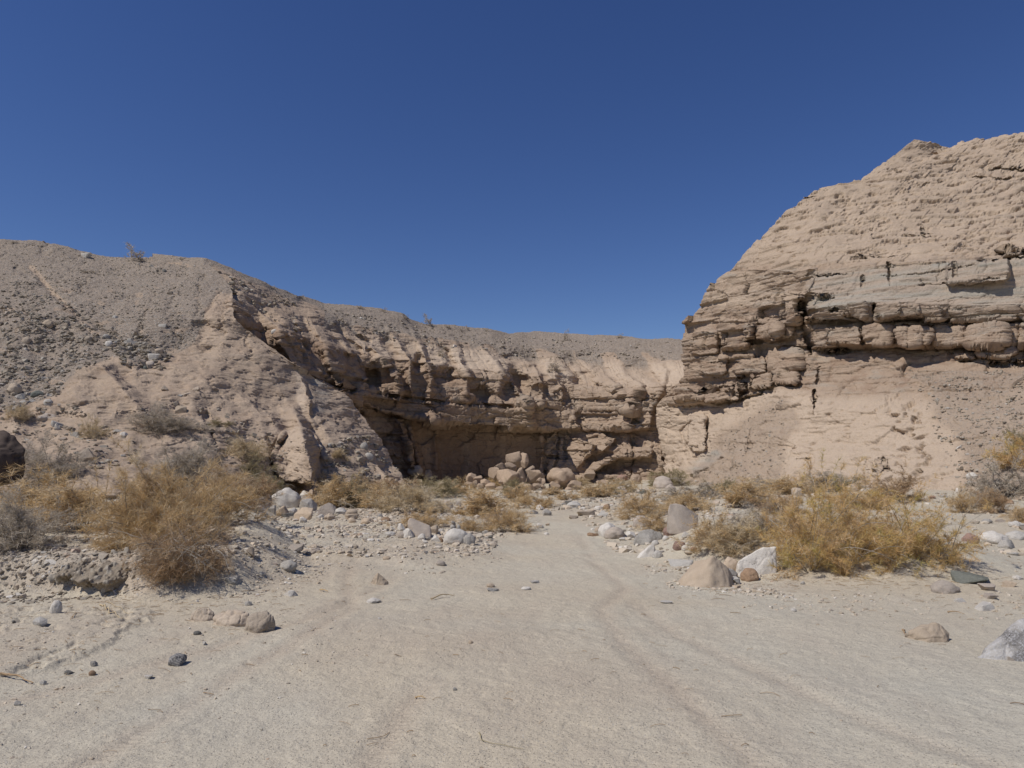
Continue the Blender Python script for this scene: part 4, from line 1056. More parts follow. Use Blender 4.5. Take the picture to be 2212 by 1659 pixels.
# right of the wash
for x, y, w, h, m, k, l, kw in [
    (1715, 1000, 130, 110, 'tan', 'round', 'smooth tan shoulder of rock just behind the pyramid boulder', {}),
    (1705, 1050, 125, 78, 'grey', 'angular', 'speckled black and white rock between the pyramid boulder and the rusty cobble', {}),
    (1735, 1085, 110, 45, 'white', 'slab', 'low white speckled slab in front of the black and white rock', {}),
    (1858, 1058, 135, 85, 'orange', 'round', 'rusty brown rounded cobble in front of the white slanting boulder', {}),
    (1750, 1112, 75, 18, 'tan', 'slab', 'flat tan chip on the sand below the white slab', {}),
    (1345, 948, 170, 45, 'white', 'slab', 'half buried speckled slab behind the pyramid boulder', {}),
    (1125, 870, 70, 75, 'grey', 'angular', 'grey shaded block under the tip of the leaning blue-white slab', {}),
    (1168, 888, 82, 52, 'white', 'round', 'smooth white cobble right of the leaning slab', {}),
    (1190, 858, 60, 26, 'white', 'slab', 'flat white stone behind the smooth white cobble', {}),
    (1148, 795, 60, 36, 'white', 'round', 'pale egg-like cobble above the leaning slab', {}),
    (1332, 828, 100, 62, 'red', 'round', 'reddish brown rounded cobble right of the wash', {}),
    (1370, 832, 55, 38, 'white', 'round', 'white cobble touching the reddish one', {}),
    (1388, 868, 60, 22, 'tan', 'slab', 'flat pale tan stone below the reddish cobble', {}),
    (1430, 832, 45, 24, 'red', 'round', 'small reddish pebble right of the white cobble', {}),
    (1480, 785, 85, 35, 'orange', 'slab', 'rusty flat slab at the foot of the golden bushes', {}),
    (1225, 758, 50, 34, 'white', 'round', 'small white cobble right of the grey split boulder', {}),
    (1375, 738, 65, 42, 'white', 'angular', 'white speckled stone under the sandstone block', {}),
    (1410, 800, 60, 42, 'white', 'angular', 'pale grey stone behind the white cobble', {}),
    (965, 740, 85, 45, 'white', 'angular', 'pale block between the two big grey boulders', {}),
    (905, 762, 50, 28, 'white', 'angular', 'small white stone at the foot of the shaded boulder', {}),
    (800, 735, 150, 105, 'white', 'round', 'rounded pale veined boulder at the wash edge', {}),
    (858, 748, 160, 88, 'mauve', 'lumpy', 'grey boulder with an undercut dark side leaning on the veined one', {}),
    (690, 728, 90, 32, 'orange', 'angular', 'rusty tan low stones left of the veined boulder', {}),
    (725, 700, 55, 40, 'tan', 'angular', 'tan block tucked behind the veined boulder', {}),
    (1250, 725, 80, 60, 'red', 'lumpy', 'rusty brown lump under the golden shrub', {}),
    (1050, 660, 130, 80, 'mauve', 'lumpy', 'brown cracked dome of rock under the golden shrub', {}),
    (1225, 560, 70, 40, 'tan', 'lumpy', 'tan stone left of the sandstone block', {}),
    (1120, 530, 55, 18, 'white', 'slab', 'white slab on the shrub mound', {}),
    (960, 525, 70, 65, 'brown', 'round', 'brown round rock at the left of the golden shrub', {}),
    (545, 520, 115, 48, 'white', 'round', 'domed white boulder in the narrow far wash', {}),
    (505, 495, 55, 36, 'dark', 'slab', 'dark slab leaning behind the domed white boulder', {}),
    (465, 500, 36, 20, 'grey', 'angular', 'small grey stone left of the dark slab', {}),
    (295, 535, 65, 38, 'white', 'angular', 'white block left of the far wash', {}),
    (250, 565, 70, 45, 'grey', 'wedge', 'blue-white wedge stone at the left edge of the far wash', {}),
    (345, 575, 75, 45, 'grey', 'angular', 'grey angular stone at the left edge of the far wash', {}),
    (730, 540, 70, 35, 'white', 'round', 'white cobble in the far wash', {}),
    (788, 535, 55, 42, 'orange', 'round', 'orange-brown round cobble in the far wash', {}),
    (765, 585, 90, 45, 'white', 'wedge', 'bluish white broken block in the far wash', {}),
    (640, 580, 130, 38, 'brown', 'slab', 'brown slab with dark underside in the far wash', {}),
    (545, 600, 70, 25, 'brown', 'slab', 'dark brown slab left of the brown one in the far wash', {}),
    (290, 670, 75, 35, 'white', 'lumpy', 'pale lump near the bush on the left side of the track', {}),
    (352, 650, 32, 20, 'tan', 'angular', 'small pale stone right of the pale lump', {}),
    (345, 718, 45, 20, 'white', 'angular', 'small white stone on the track edge', {}),
    (195, 1125, 75, 22, 'white', 'lumpy', 'whitish flat stone in the middle of the wash', {}),
    (255, 1075, 70, 15, 'white', 'slab', 'thin whitish streak of stone above the flat one', {}),
    (1235, 1225, 105, 14, 'white', 'slab', 'long thin white chip on the bare sand', {}),
    (2170, 1280, 40, 18, 'white', 'lumpy', 'small white pebble at the sand on the right', {}),
    (895, 415, 105, 55, 'mauve', 'lumpy', 'low mauve boulder at the foot of the cliff apron', {}),
    (1055, 415, 60, 36, 'green', 'round', 'greenish grey stone right of the low mauve boulder', {}),
    (1115, 405, 45, 30, 'white', 'lumpy', 'pale lump right of the greenish stone', {}),
    (1215, 375, 150, 90, 'mauve', 'round', 'mauve rounded boulder below the grey patch of cliff', {}),
    (1262, 395, 80, 50, 'mauve', 'lumpy', 'mauve lump right of the mauve rounded boulder', {}),
    (1590, 400, 90, 60, 'brown', 'angular', 'shaded brown block in the shrubs under the apron', {}),
    (1520, 530, 60, 40, 'tan', 'round', 'pale tan rock in the sand behind the sandstone block', {})]:
    rk(Hh, S1, x, y, w, h, m, k, l, **kw)
for x, y, w, h, m, k, l, kw in [
    (1870, 1080, 270, 62, 'green', 'slab', 'smooth dark green-grey rock back just out of the sand', dict(tilt=.2, sink=.4)),
    (1655, 1150, 200, 85, 'mauve', 'round', 'broad flat mauve-white boulder sunk in the sand on the right', dict(sink=.4)),
    (1955, 1130, 120, 42, 'mauve', 'slab', 'whitish flat rock below the green-grey one', dict(sink=.4)),
    (2000, 1195, 130, 32, 'mauve', 'slab', 'pinkish flat rock level with the sand', dict(sink=.4)),
    (1945, 1275, 180, 42, 'white', 'slab', 'long flat white-grey rock on the right sand', dict(sink=.35)),
    (2120, 1105, 120, 40, 'tan', 'slab', 'tan flat rock near the right edge', dict(sink=.4)),
    (1745, 1215, 90, 22, 'white', 'slab', 'thin pale slab below the broad boulder', {}),
    (2170, 1050, 80, 30, 'white', 'lumpy', 'white stone cut by the right edge of the view', {}),
    (1835, 785, 115, 75, 'red', 'round', 'reddish rounded rock at the left of the right-hand row', {}),
    (2005, 785, 230, 90, 'white', 'round', 'big low whitish boulder in the right-hand row', {}),
    (2120, 820, 140, 60, 'grey', 'angular', 'grey speckled boulder behind the right edge row', {}),
    (2185, 755, 160, 60, 'white', 'round', 'bright white boulder in the upper right of the row', {}),
    (1885, 825, 75, 18, 'orange', 'slab', 'thin rusty slab in front of the right-hand row', {}),
    (2140, 870, 80, 18, 'white', 'slab', 'thin white slab in front of the grey speckled boulder', {}),
    (1700, 705, 90, 14, 'white', 'slab', 'white flat chips on the sand above the row', {}),
    (1655, 605, 60, 50, 'white', 'angular', 'white cracked block beside the small right shrub', {}),
    (1950, 632, 75, 32, 'grey', 'round', 'grey low rock under the grey shrub', {}),
    (2040, 625, 80, 22, 'mauve', 'slab', 'mauve flat rock right of the grey low rock', {}),
    (2165, 660, 110, 42, 'white', 'lumpy', 'white lump near the right edge below the gold tuft', {}),
    (1870, 400, 95, 40, 'tan', 'round', 'pale tan rock above the small right shrub', {}),
    (1890, 425, 45, 26, 'white', 'angular', 'small white stone under the pale tan rock', {}),
    (1735, 405, 55, 40, 'white', 'angular', 'white stone left of the pale tan rock', {}),
    (2105, 490, 80, 32, 'orange', 'angular', 'rusty block at the foot of the grey shrub', {}),
    (2060, 540, 45, 26, 'orange', 'angular', 'small rusty stone below the rusty block', {}),
    (1835, 300, 80, 42, 'white', 'angular', 'pale block on the gravel apron', {}),
    (1735, 85, 42, 28, 'white', 'angular', 'bright stone high on the gravel apron', {}),
    (1880, 178, 36, 18, 'red', 'slab', 'reddish stone on the gravel apron', {}),
    (2075, 165, 70, 55, 'green', 'angular', 'grey-green rock beside the green bush at the right edge', {}),
    (2010, 215, 75, 45, 'grey', 'angular', 'grey-green rock left of the one by the bush', {}),
    (1490, 555, 65, 15, 'grey', 'slab', 'flat grey chip on the sand right of the big bush', {}),
    (1620, 440, 60, 22, 'grey', 'angular', 'grey stone in the stone patch behind the big bush', {}),
    (1535, 452, 42, 26, 'red', 'angular', 'reddish stone in the stone patch behind the big bush', {}),
    (1625, 475, 70, 28, 'white', 'slab', 'white slab in the stone patch behind the big bush', {}),
    (1590, 520, 36, 18, 'tan', 'angular', 'small tan stone in the stone patch behind the big bush', {}),
    (955, 400, 90, 60, 'tan', 'round', 'tan rounded rock behind the top of the big bush', {}),
    (1060, 440, 120, 65, 'white', 'round', 'pale rounded boulder behind the top of the big bush', {}),
    (680, 450, 100, 40, 'white', 'round', 'low pale rock dome among the shrubs', {}),
    (545, 430, 80, 60, 'brown', 'angular', 'dark brown block among the shrubs under the apron', {}),
    (2150, 1650, 120, 30, 'mauve', 'slab', 'pinkish chip in front of the banded boulder', {}),
    (580, 1085, 36, 24, 'grey', 'angular', 'tiny grey stone at the foot of the big bush', {}),
    (1535, 1108, 36, 16, 'dark', 'angular', 'tiny black chip left of the broad flat boulder', {}),
    (510, 1285, 45, 18, 'white', 'lumpy', 'small white pebble on the bare sand left of centre', {}),
    (1345, 1475, 30, 26, 'brown', 'angular', 'dark chips at the left of the tan rounded boulder', {})]:
    rk(I_, S1, x, y, w, h, m, k, l, **kw)
# fallen blocks at the foot of the overhang
TAL = 'fallen sandstone blocks below the overhang'
D0 = 39.0
for x, y, w, h, k, l in [
    (525, 1335, 150, 125, 'angular', 'topmost pointed block of the fallen heap'), (585, 1345, 110, 105, 'angular', 'broken block right of the topmost one'),
    (645, 1410, 75, 80, 'angular', 'cube-like block high on the right of the fallen heap'), (480, 1385, 110, 70, 'angular', 'block under the pointed one'),
    (385, 1400, 115, 80, 'angular', 'wedge block on the upper left of the heap'), (345, 1440, 100, 85, 'angular', 'cube block on the left of the heap'),
    (455, 1500, 190, 125, 'angular', 'largest fallen block in the middle of the heap'), (565, 1480, 90, 120, 'angular', 'tall shaded block right of the largest one'),
    (680, 1475, 150, 95, 'angular', 'wide block at the right of the heap'), (170, 1470, 85, 70, 'angular', 'small block at the left end of the heap'),
    (225, 1475, 75, 60, 'angular', 'dark-sided block second from the left end'), (290, 1500, 90, 60, 'angular', 'rounded block in front of the cube block'),
    (630, 1540, 150, 70, 'angular', 'low broken block at the front of the heap'), (175, 1510, 120, 50, 'angular', 'low pale block at the left front of the heap'),
    (330, 1520, 90, 45, 'angular', 'front block below the cube block'), (250, 1520, 60, 40, 'angular', 'little front block between two low ones'),
    (25, 1490, 60, 30, 'angular', 'small triangular block in the shadow of the overhang'), (740, 1500, 60, 60, 'angular', 'leaning slab at the shaded right of the heap'),
    (900, 1510, 230, 150, 'lumpy', 'great rounded block leaning on the lit wall'), (840, 1540, 90, 80, 'angular', 'tan block left of the great rounded one'),
    (1005, 1530, 120, 70, 'angular', 'tan block right of the great rounded one'), (1130, 1440, 90, 60, 'angular', 'block perched on the apron right of the rounded one'),
    (960, 1545, 70, 35, 'lumpy', 'small block at the foot of the rounded one'),
    (1240, 1480, 80, 26, 'slab', 'flat slab on the apron foot'), (1390, 1450, 80, 40, 'lumpy', 'reddish lump on the apron foot'), (1500, 1490, 100, 80, 'lumpy', 'pale crumbling block on the apron foot'),
    (60, 1500, 40, 22, 'angular', 'tiny block right of the small triangular one'), (700, 1520, 70, 40, 'angular', 'block in front of the wide right one'), (400, 1540, 70, 36, 'angular', 'small block at the foot of the largest one')]:
    vx, vy = C_(x, y)
    rock(vx, vy, w * S2 * 1.08, h * S2 * 1.12, 'block' if 'reddish' not in l else 'red', k, l, group=TAL, d=D0 - (y - 1400) / 60 + (x > 800) * 1.5, name='fallen_block', sink=.12, seed=None)
for i in range(18):
    q = random.Random(900 + i)
    vx, vy = C_(q.uniform(150, 760), q.uniform(1445, 1560))
    rock(vx, vy, q.uniform(30, 62) * S2, q.uniform(28, 50) * S2, 'block', 'angular', 'small broken sandstone block among the fallen heap below the overhang', group='small blocks of the fallen heap', d=38.2 - q.uniform(0, 1.2), name='fallen_block', sink=.12)
# stones on the left hill
HILL = 'larger stones on the gravel slope'
for x, y, w, h, m, k, l in [
    (685, 262, 85, 42, 'white', 'slab', 'white slab sitting on the skyline of the left hill'), (1440, 275, 55, 26, 'grey', 'angular', 'grey stone on the skyline right of the wiry plant'),
    (1215, 335, 55, 20, 'grey', 'slab', 'flat grey stone just below the skyline'), (1315, 378, 42, 28, 'dark', 'angular', 'dark stone below the skyline right of the wiry plant'),
    (370, 815, 85, 62, 'tan', 'round', 'rounded tan boulder on the left gravel slope'), (200, 945, 70, 50, 'brown', 'round', 'brown rounded stone low on the left gravel slope'),
    (845, 855, 90, 48, 'brown', 'angular', 'brown block in the stony gully of the slope'), (860, 975, 68, 52, 'white', 'round', 'pale round boulder casting a dark shadow in the gully'),
    (845, 912, 60, 40, 'grey', 'round', 'grey round stone above the pale boulder in the gully'), (700, 930, 65, 40, 'brown', 'round', 'brown stone left of the gully boulders'),
    (1035, 965, 100, 40, 'grey', 'slab', 'grey slab in the stone patch of the slope'), (1235, 1090, 115, 58, 'white', 'slab', 'large white slab in the stone patch of the slope'),
    (1268, 1025, 70, 38, 'brown', 'lumpy', 'brown stone above the large white slab'), (1195, 1130, 80, 42, 'mauve', 'lumpy', 'mauve stone under the large white slab'),
    (1160, 1160, 40, 32, 'green', 'round', 'greenish stone below the stone patch'), (1000, 1120, 55, 26, 'green', 'angular', 'greenish stone at the left of the stone patch'),
    (1300, 815, 65, 24, 'grey', 'slab', 'pale flat stone above the stone patch'), (920, 750, 42, 26, 'white', 'angular', 'small bright white stone in mid slope'),
    (400, 1055, 90, 38, 'brown', 'slab', 'dark flat stone below the rounded tan boulder'), (195, 1005, 36, 20, 'white', 'slab', 'small white chip low on the left slope'),
    (1310, 1330, 90, 42, 'brown', 'wedge', 'brown wedge stone on the bare tan ridge'), (1485, 1378, 80, 50, 'brown', 'angular', 'brown block on the bare tan ridge right of the wedge'),
    (1575, 1335, 70, 38, 'brown', 'wedge', 'brown stone above the block on the bare tan ridge'), (1400, 1450, 60, 36, 'brown', 'angular', 'brown stone below the block on the bare ridge'),
    (1450, 1510, 110, 60, 'tan', 'angular', 'tan broken block above the grey shrub'), (280, 1385, 110, 60, 'green', 'round', 'grey-green cobble at the foot of the gravel slope'),
    (150, 1400, 90, 48, 'grey', 'angular', 'grey cobble left of the grey-green one'), (175, 1440, 65, 32, 'grey', 'round', 'pale grey cobble below the grey one'),
    (240, 1430, 60, 30, 'grey', 'angular', 'grey angular cobble below the grey-green one'), (370, 1450, 80, 55, 'grey', 'round', 'grey rounded cobble right of the grey-green one'),
    (90, 1350, 110, 85, 'brown', 'round', 'brown boulder with a shaded right side at the left edge of the slope'),
    (65, 1505, 70, 30, 'white', 'angular', 'whitish block at the left foot of the slope'), (440, 1620, 90, 60, 'grey', 'angular', 'grey block by the pale tuft'), (340, 1580, 150, 70, 'mauve', 'lumpy', 'mauve hump of rock left of the pale tuft'),
    (1355, 560, 60, 32, 'brown', 'angular', 'brown stone high on the slope'), (545, 995, 60, 30, 'brown', 'slab', 'brown slab in mid left slope'), (300, 1000, 55, 22, 'brown', 'slab', 'flat brown stone right of the brown rounded one'),
    (580, 860, 70, 28, 'brown', 'slab', 'brown slab left of the gully'), (130, 870, 40, 26, 'tan', 'angular', 'tan chip above the brown rounded stone'), (1440, 1380, 45, 20, 'grey', 'angular', 'grey chip beside the block on the ridge')]:
    rk(A_, S2, x, y, w, h, m, k, l, group=HILL)
for x, y, w, h, m, k, l in [
    (925, 1560, 30, 20, 'white', 'angular', 'white stone on top of the stony spur'), (1115, 1600, 70, 55, 'grey', 'round', 'pale round boulder at the edge of the stony spur'),
    (835, 1585, 42, 30, 'grey', 'round', 'dark grey cobble on the stony spur'), (905, 1585, 50, 28, 'mauve', 'slab', 'flat mauve stone on the stony spur'), (755, 1595, 50, 30, 'mauve', 'angular', 'mauve stone at the left of the stony spur'),
    (390, 670, 55, 38, 'white', 'round', 'pale block in the high gully'), (1095, 555, 30, 18, 'white', 'angular', 'white stone high on the fluted slope'), (1845, 780, 40, 22, 'white', 'slab', 'white slab on the fluted slope under the skyline')]:
    vx, vy = (900 + x * .4973) * .54, (1000 + y * .4973) * .54
    rock(vx, vy, w * S2, h * S2, m, k, l, group='stones on the far spurs')
for x, y, w, h, m, k, l in [(1055, 160, 75, 48, 'grey', 'round', 'grey boulder on the lower stony spur'), (785, 220, 50, 42, 'dark', 'angular', 'dark stone on the lower stony spur'),
    (985, 155, 45, 28, 'dark', 'slab', 'dark flat stone left of the grey boulder on the spur'), (725, 265, 50, 32, 'brown', 'round', 'brown stone low on the spur'),
    (1400, 265, 120, 60, 'brown', 'lumpy', 'rusty block at the mouth of the dark gully'), (1480, 300, 110, 65, 'tan', 'lumpy', 'tan block beside the rusty one at the gully mouth'), (1645, 345, 70, 26, 'tan', 'angular', 'low tan block in the shadow of the overhang')]:
    rk(G, S1, x, y, w, h, m, k, l, group='stones on the far spurs')

def hull_rock(name, pts, vx, vy, w, h, mat, label, depth=.8, group=None, sub=4, soft=2, amp=.05, rough=1.0, seed=1, d=None, cat='rock'):
    """rock spanned by its own corner points: x across and z up in shares of its width and height, y away from the viewer"""
    bm = bmesh.new()
    for q in pts: bm.verts.new(q)
    r = bmesh.ops.convex_hull(bm, input=bm.verts)
    bmesh.ops.delete(bm, geom=list({g for g in list(r['geom_interior']) + list(r['geom_unused']) if isinstance(g, bmesh.types.BMVert)}), context='VERTS')
    bmesh.ops.triangulate(bm, faces=bm.faces)
    for _ in range(sub):
        bmesh.ops.subdivide_edges(bm, edges=bm.edges, cuts=1, use_grid_fill=True)
        bmesh.ops.triangulate(bm, faces=bm.faces)
    for _ in range(soft): bmesh.ops.smooth_vert(bm, verts=bm.verts, factor=.5, use_axis_x=True, use_axis_y=True, use_axis_z=True)
    bm.normal_update()
    v = np.array([x.co[:] for x in bm.verts]); n = np.array([x.normal[:] for x in bm.verts]); f = np.array([[q.index for q in x.verts] for x in bm.faces]); bm.free()
    p = hit(vx, vy)[0] if d is None else Vector([float(q) for q in unproject(vx, vy, d)])
    k = p.y / FV; W, H = w * k, h * k
    v = v * (W, W * depth, H)
    q = v / max(W, H)
    e = amp * (1.6 * fbm(q[:, 0] * 2.2 + seed, q[:, 1] * 2.2, q[:, 2] * 2.2, 4, seed + 700) + rough * .35 * fbm(q[:, 0] * 9, q[:, 1] * 9, q[:, 2] * 9, 3, seed + 710))
    fc, ed, ci = facets(q[:, 0] * 3.2, q[:, 1] * 3.2, q[:, 2] * 3.2, seed + 720, .5, .4)
    e = e + amp * .5 * fc - amp * .4 * np.exp(-ed / .06) * rough
    v = v + n * (e * max(W, H))[:, None]
    o = obj(name, mesh_from(name, v, f, MR[mat], smooth=True), loc=(p.x, p.y, p.z))
    o['label'] = label; o['category'] = cat
    if group: o['group'] = group
    return o
HULLS = [
 (Hh, 1530, 1088, 440, 205, 'tan', 'big pale tan pyramid-shaped boulder with white flecks at its foot',
  [(-.52, -.05, -.15), (-.40, -.25, -.15), (-.06, -.42, -.15), (.30, -.25, -.15), (.50, .1, -.15), (-.5, .3, -.15), (.45, .6, -.15), (-.38, .02, .28), (.12, .05, 1.0), (.05, -.06, .93), (.36, .12, .62), (.47, .2, .30), (-.1, .5, .7)], .8, .035),
 (Hh, 1880, 1005, 290, 195, 'white', 'large slanting white speckled boulder half under the golden bush',
  [(-.42, -.1, -.15), (-.05, -.3, -.15), (.5, -.2, -.15), (.6, .4, -.15), (-.45, .4, -.15), (-.42, 0, .42), (-.30, 0, .50), (.25, .1, .95), (.6, .1, 1.0), (.5, .5, .9), (-.3, .4, .45)], .6, .04),
 (Hh, 1350, 690, 255, 200, 'mauve', 'large smooth brown-grey sandstone block between the golden bushes',
  [(-.40, 0, -.12), (-.1, -.3, -.12), (.42, -.1, .15), (.5, .4, .1), (-.4, .5, -.1), (-.42, 0, .72), (-.38, .05, .95), (-.2, .1, 1.0), (.05, .05, .92), (.35, .1, .62), (.5, .2, .55), (0, .5, .8), (-.1, -.22, .1)], .8, .02),
 (Hh, 1080, 880, 150, 95, 'white', 'blue-white leaning slab pointing up to the right beside the wash',
  [(-.5, 0, -.1), (-.4, -.2, -.1), (.35, -.2, -.1), (.5, .1, .1), (.45, .3, .3), (.38, 0, 1.0), (.25, .05, .98), (-.4, .2, .1), (.1, .3, .7)], .6, .03),
 (Hh, 1095, 778, 225, 100, 'grey', 'large grey split boulder with a slanted top beside the wash',
  [(-.5, 0, -.15), (0, -.35, -.15), (.45, -.2, -.15), (.5, .4, -.15), (-.45, .4, -.15), (-.42, -.05, .5), (-.25, 0, .9), (.1, .05, 1.0), (.4, .1, .8), (.5, .1, .35), (0, -.25, .45)], .8, .04),
 (G, 1430, 722, 180, 130, 'mauve', 'large wedge-shaped mauve-grey boulder with a pointed left top in the row',
  [(-.35, 0, -.1), (0, -.3, -.1), (.5, -.15, -.1), (.5, .3, -.1), (-.4, .3, -.1), (-.48, 0, .8), (-.42, .05, 1.0), (-.1, .1, .85), (.45, .1, .5), (.2, .3, .6)], .7, .025),
 (I_, 2185, 1622, 700, 240, 'striped', 'large grey and white banded boulder cut off by the right edge',
  [(-.5, 0, -.1), (-.3, -.25, -.1), (.2, -.3, -.1), (.6, 0, -.1), (.5, .5, -.1), (-.3, .3, -.1), (-.35, .02, .2), (-.1, .05, .68), (.08, .1, .95), (.35, .1, 1.0), (.6, .2, .6), (0, -.2, .35), (.15, .4, .9)], .5, .05),
 (I_, 1495, 1488, 320, 118, 'tan', 'tan rounded boulder low in the sand on the right',
  [(-.5, 0, -.2), (-.2, -.4, -.2), (.3, -.4, -.2), (.5, 0, -.2), (0, .5, -.2), (-.42, 0, .45), (-.15, -.1, .78), (.2, 0, 1.0), (.36, .05, .85), (.46, 0, .4), (-.2, -.32, .3), (.25, -.32, .35), (0, .35, .7)], .8, .05),
 (F_, 1500, 1440, 215, 95, 'brown', 'left brown mudstone lump with a crumbled side',
  [(-.5, 0, -.3), (0, -.4, -.3), (.5, 0, -.3), (0, .5, -.3), (-.36, -.05, .6), (-.1, -.05, 1.0), (.2, 0, .95), (.42, 0, .4), (-.3, -.25, .25), (.25, -.3, .2), (0, .4, .7)], .8, .09),
 (F_, 1710, 1475, 330, 112, 'brown', 'wide middle brown mudstone lump with cracks',
  [(-.5, 0, -.3), (0, -.4, -.3), (.5, -.1, -.3), (0, .6, -.3), (-.45, .1, .55), (-.15, .1, .95), (.12, .1, 1.0), (.36, 0, .75), (.46, -.05, .3), (-.2, -.25, .45), (.2, -.3, .35), (0, .5, .8)], .7, .08),
 (F_, 1915, 1512, 250, 128, 'brown', 'right brown mudstone lump with a shaded right side',
  [(-.46, 0, -.2), (0, -.4, -.2), (.46, 0, -.2), (0, .5, -.2), (-.44, 0, .7), (-.2, 0, .98), (.2, 0, 1.0), (.42, 0, .7), (.48, 0, .25), (-.2, -.34, .4), (.2, -.36, .4), (0, .4, .9)], .8, .06),
 (G, 1130, 1080, 140, 80, 'tan', 'pointed tan rock standing alone on the sand left of the tracks',
  [(-.5, 0, -.2), (-.1, -.3, -.2), (.35, -.2, -.2), (.5, .1, -.2), (0, .4, -.2), (-.12, .05, .95), (-.02, 0, 1.0), (.2, .05, .7), (.46, .05, .3), (-.36, 0, .4), (-.05, -.18, .5)], .7, .05),
]
for i, (reg, x, y, w, h, m, l, pts, dp, am) in enumerate(HULLS):
    s = S1
    vx, vy = reg(x, y)
    hull_rock('boulder', pts, vx, vy, w * s, h * s, m, l, dp, amp=am, seed=i, sub=4, soft=14 if m == 'brown' else 4 if m != 'grey' else 2)
# dark boulder cut by the left edge
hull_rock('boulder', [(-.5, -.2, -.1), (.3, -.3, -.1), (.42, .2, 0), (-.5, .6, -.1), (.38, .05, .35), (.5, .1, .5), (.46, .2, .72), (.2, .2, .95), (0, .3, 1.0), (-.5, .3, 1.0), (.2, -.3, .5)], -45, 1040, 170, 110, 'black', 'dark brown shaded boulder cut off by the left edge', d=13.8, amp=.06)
print('rocks', rock_n[0], time.time() - T0)

def mat_pebble(k=1.0):
    n = NT('mixed_pebbles')
    t = n.attr('tint')
    col = n.ramp(t, [(0, (.27, .235, .19)), (.12, (.38, .32, .245)), (.36, (.52, .43, .33)), (.55, (.55, .475, .375)), (.7, (.46, .40, .32)), (.85, (.55, .49, .405)), (.95, (.66, .62, .55)), (1, (.46, .33, .235))])
    f = n.noise(80, 3, .7)
    col = n.mix(1.0, col, (k, k * .99, k * .97), 'MULTIPLY')
    col = n.mix(.5, col, n.ramp(f, [(.3, (.7, .7, .7)), (.7, (1.3, 1.3, 1.3))]), 'MULTIPLY')
    return n.done(col, n.bump(f, .01, .6))
MP = mat_pebble()
MP2 = mat_pebble(.66)

# ---------------------------------------------------------------- pebbly bank (undercut, cemented gravel)
def bank():
    """front of the terrace: a long lump of cemented gravel, rounded top flush with the terrace, undercut below"""
    nu, nt = 420, 150
    u = np.linspace(0, 1, nu)[None, :] + np.zeros((nt, 1)); t = np.linspace(0, 1, nt)[:, None] + np.zeros((1, nu))
    # section from the terrace top (t=0) over the nose to the undercut foot (t=1)
    sy = np.interp(t, [0, .25, .45, .62, .75, .88, 1], [1.0, .5, .14, -.10, .06, .32, .5])
    sz = np.interp(t, [0, .25, .45, .62, .75, .88, 1], [.40, .44, .38, .26, .13, .04, -.12])
    x0, y0 = -5.55, 8.25; x1, y1 = -4.2, 8.05
    env = ss(0, .35, u) * ss(1, .86, u) * (.8 + .4 * fbm(u * 4, u * 0, 0, 3, 906))
    X = x0 + (x1 - x0) * u; Yb = y0 + (y1 - y0) * u - .12 * np.sin(u * 3.1)
    n0 = fbm(u * 5, t * 2, 0, 3, 905)
    Y = Yb + sy + (1 - env) * .5; Z = sz * (.55 + .45 * env) + ground_h(np.array([-5.0]), np.array([7.7]))[0]
    Z = Z - (1 - env) * .12
    X = X + .08 * n0; Y = Y + .22 * n0; Z = Z + .10 * n0
    P = [X, Y, Z]
    f1, f2, cid, *_ = voronoi(X * 22, Y * 22, Z * 22, 903); g1, g2, c2, *_ = voronoi(X * 11, Y * 11, Z * 11, 904)
    q = .028 * np.clip(.55 - f1, 0, 1) * 1.8 * (cid > .2) * 1.3 + .06 * np.clip(.5 - g1, 0, 1) * 1.8 * (c2 > .7) + .05 * fbm(X * 5, Y * 5, Z * 5, 4, 907)
    N = grid_normals(X, Y, Z)
    X = X + N[..., 0] * q; Y = Y + N[..., 1] * q; Z = Z + N[..., 2] * q
    peb = np.clip((cid > .35) * ss(.5, .3, f1) + (c2 > .7) * ss(.5, .3, g1), 0, 1) * ss(.9, .7, t)
    me = mesh_from('bank', np.stack([X, Y, Z], -1).reshape(-1, 3), grid_faces(nt, nu), mat_pebble(.62), dict(tint=np.where(peb > .3, np.where(c2 > .7, .85, cid * .7), .20)))
    o = obj('gravel_bank', me)
    o['label'] = 'pebbly bank of cemented gravel with an undercut shaded foot'; o['category'] = 'earth bank'
bank()

# ---------------------------------------------------------------- pebbles and gravel nobody could count
def pebbles(name, pts, sizes, mat, seed, sub=1, flat=.55):
    rs = np.random.RandomState(seed)
    V, Fc = [], []
    base = [rock_shape(s + 40, sub, k) for s, k in ((1, 'angular'), (2, 'round'), (3, 'slab'), (4, 'angular'), (5, 'lumpy'), (6, 'slab'))]
    off = 0; tint = []
    for (x, y, z), s in zip(pts, sizes):
        b, f = base[rs.randint(len(base))]
        sc = s * .5 * np.array([rs.uniform(.7, 1.25), rs.uniform(.7, 1.25), rs.uniform(flat * .6, flat * 1.5)])
        a = rs.uniform(0, 6.283); c, q = math.cos(a), math.sin(a)
        w = b * sc
        w = np.stack([w[:, 0] * c - w[:, 1] * q, w[:, 0] * q + w[:, 1] * c, w[:, 2] + sc[2] * .15], -1) + (x, y, z)
        V.append(w); Fc.append(f + off); off += len(w); tint.append(np.full(len(w), rs.rand()))
    me = mesh_from(name, np.vstack(V), np.vstack(Fc), mat, dict(tint=np.concatenate(tint)), smooth=False)
    o = obj(name, me, kind='stuff'); return o
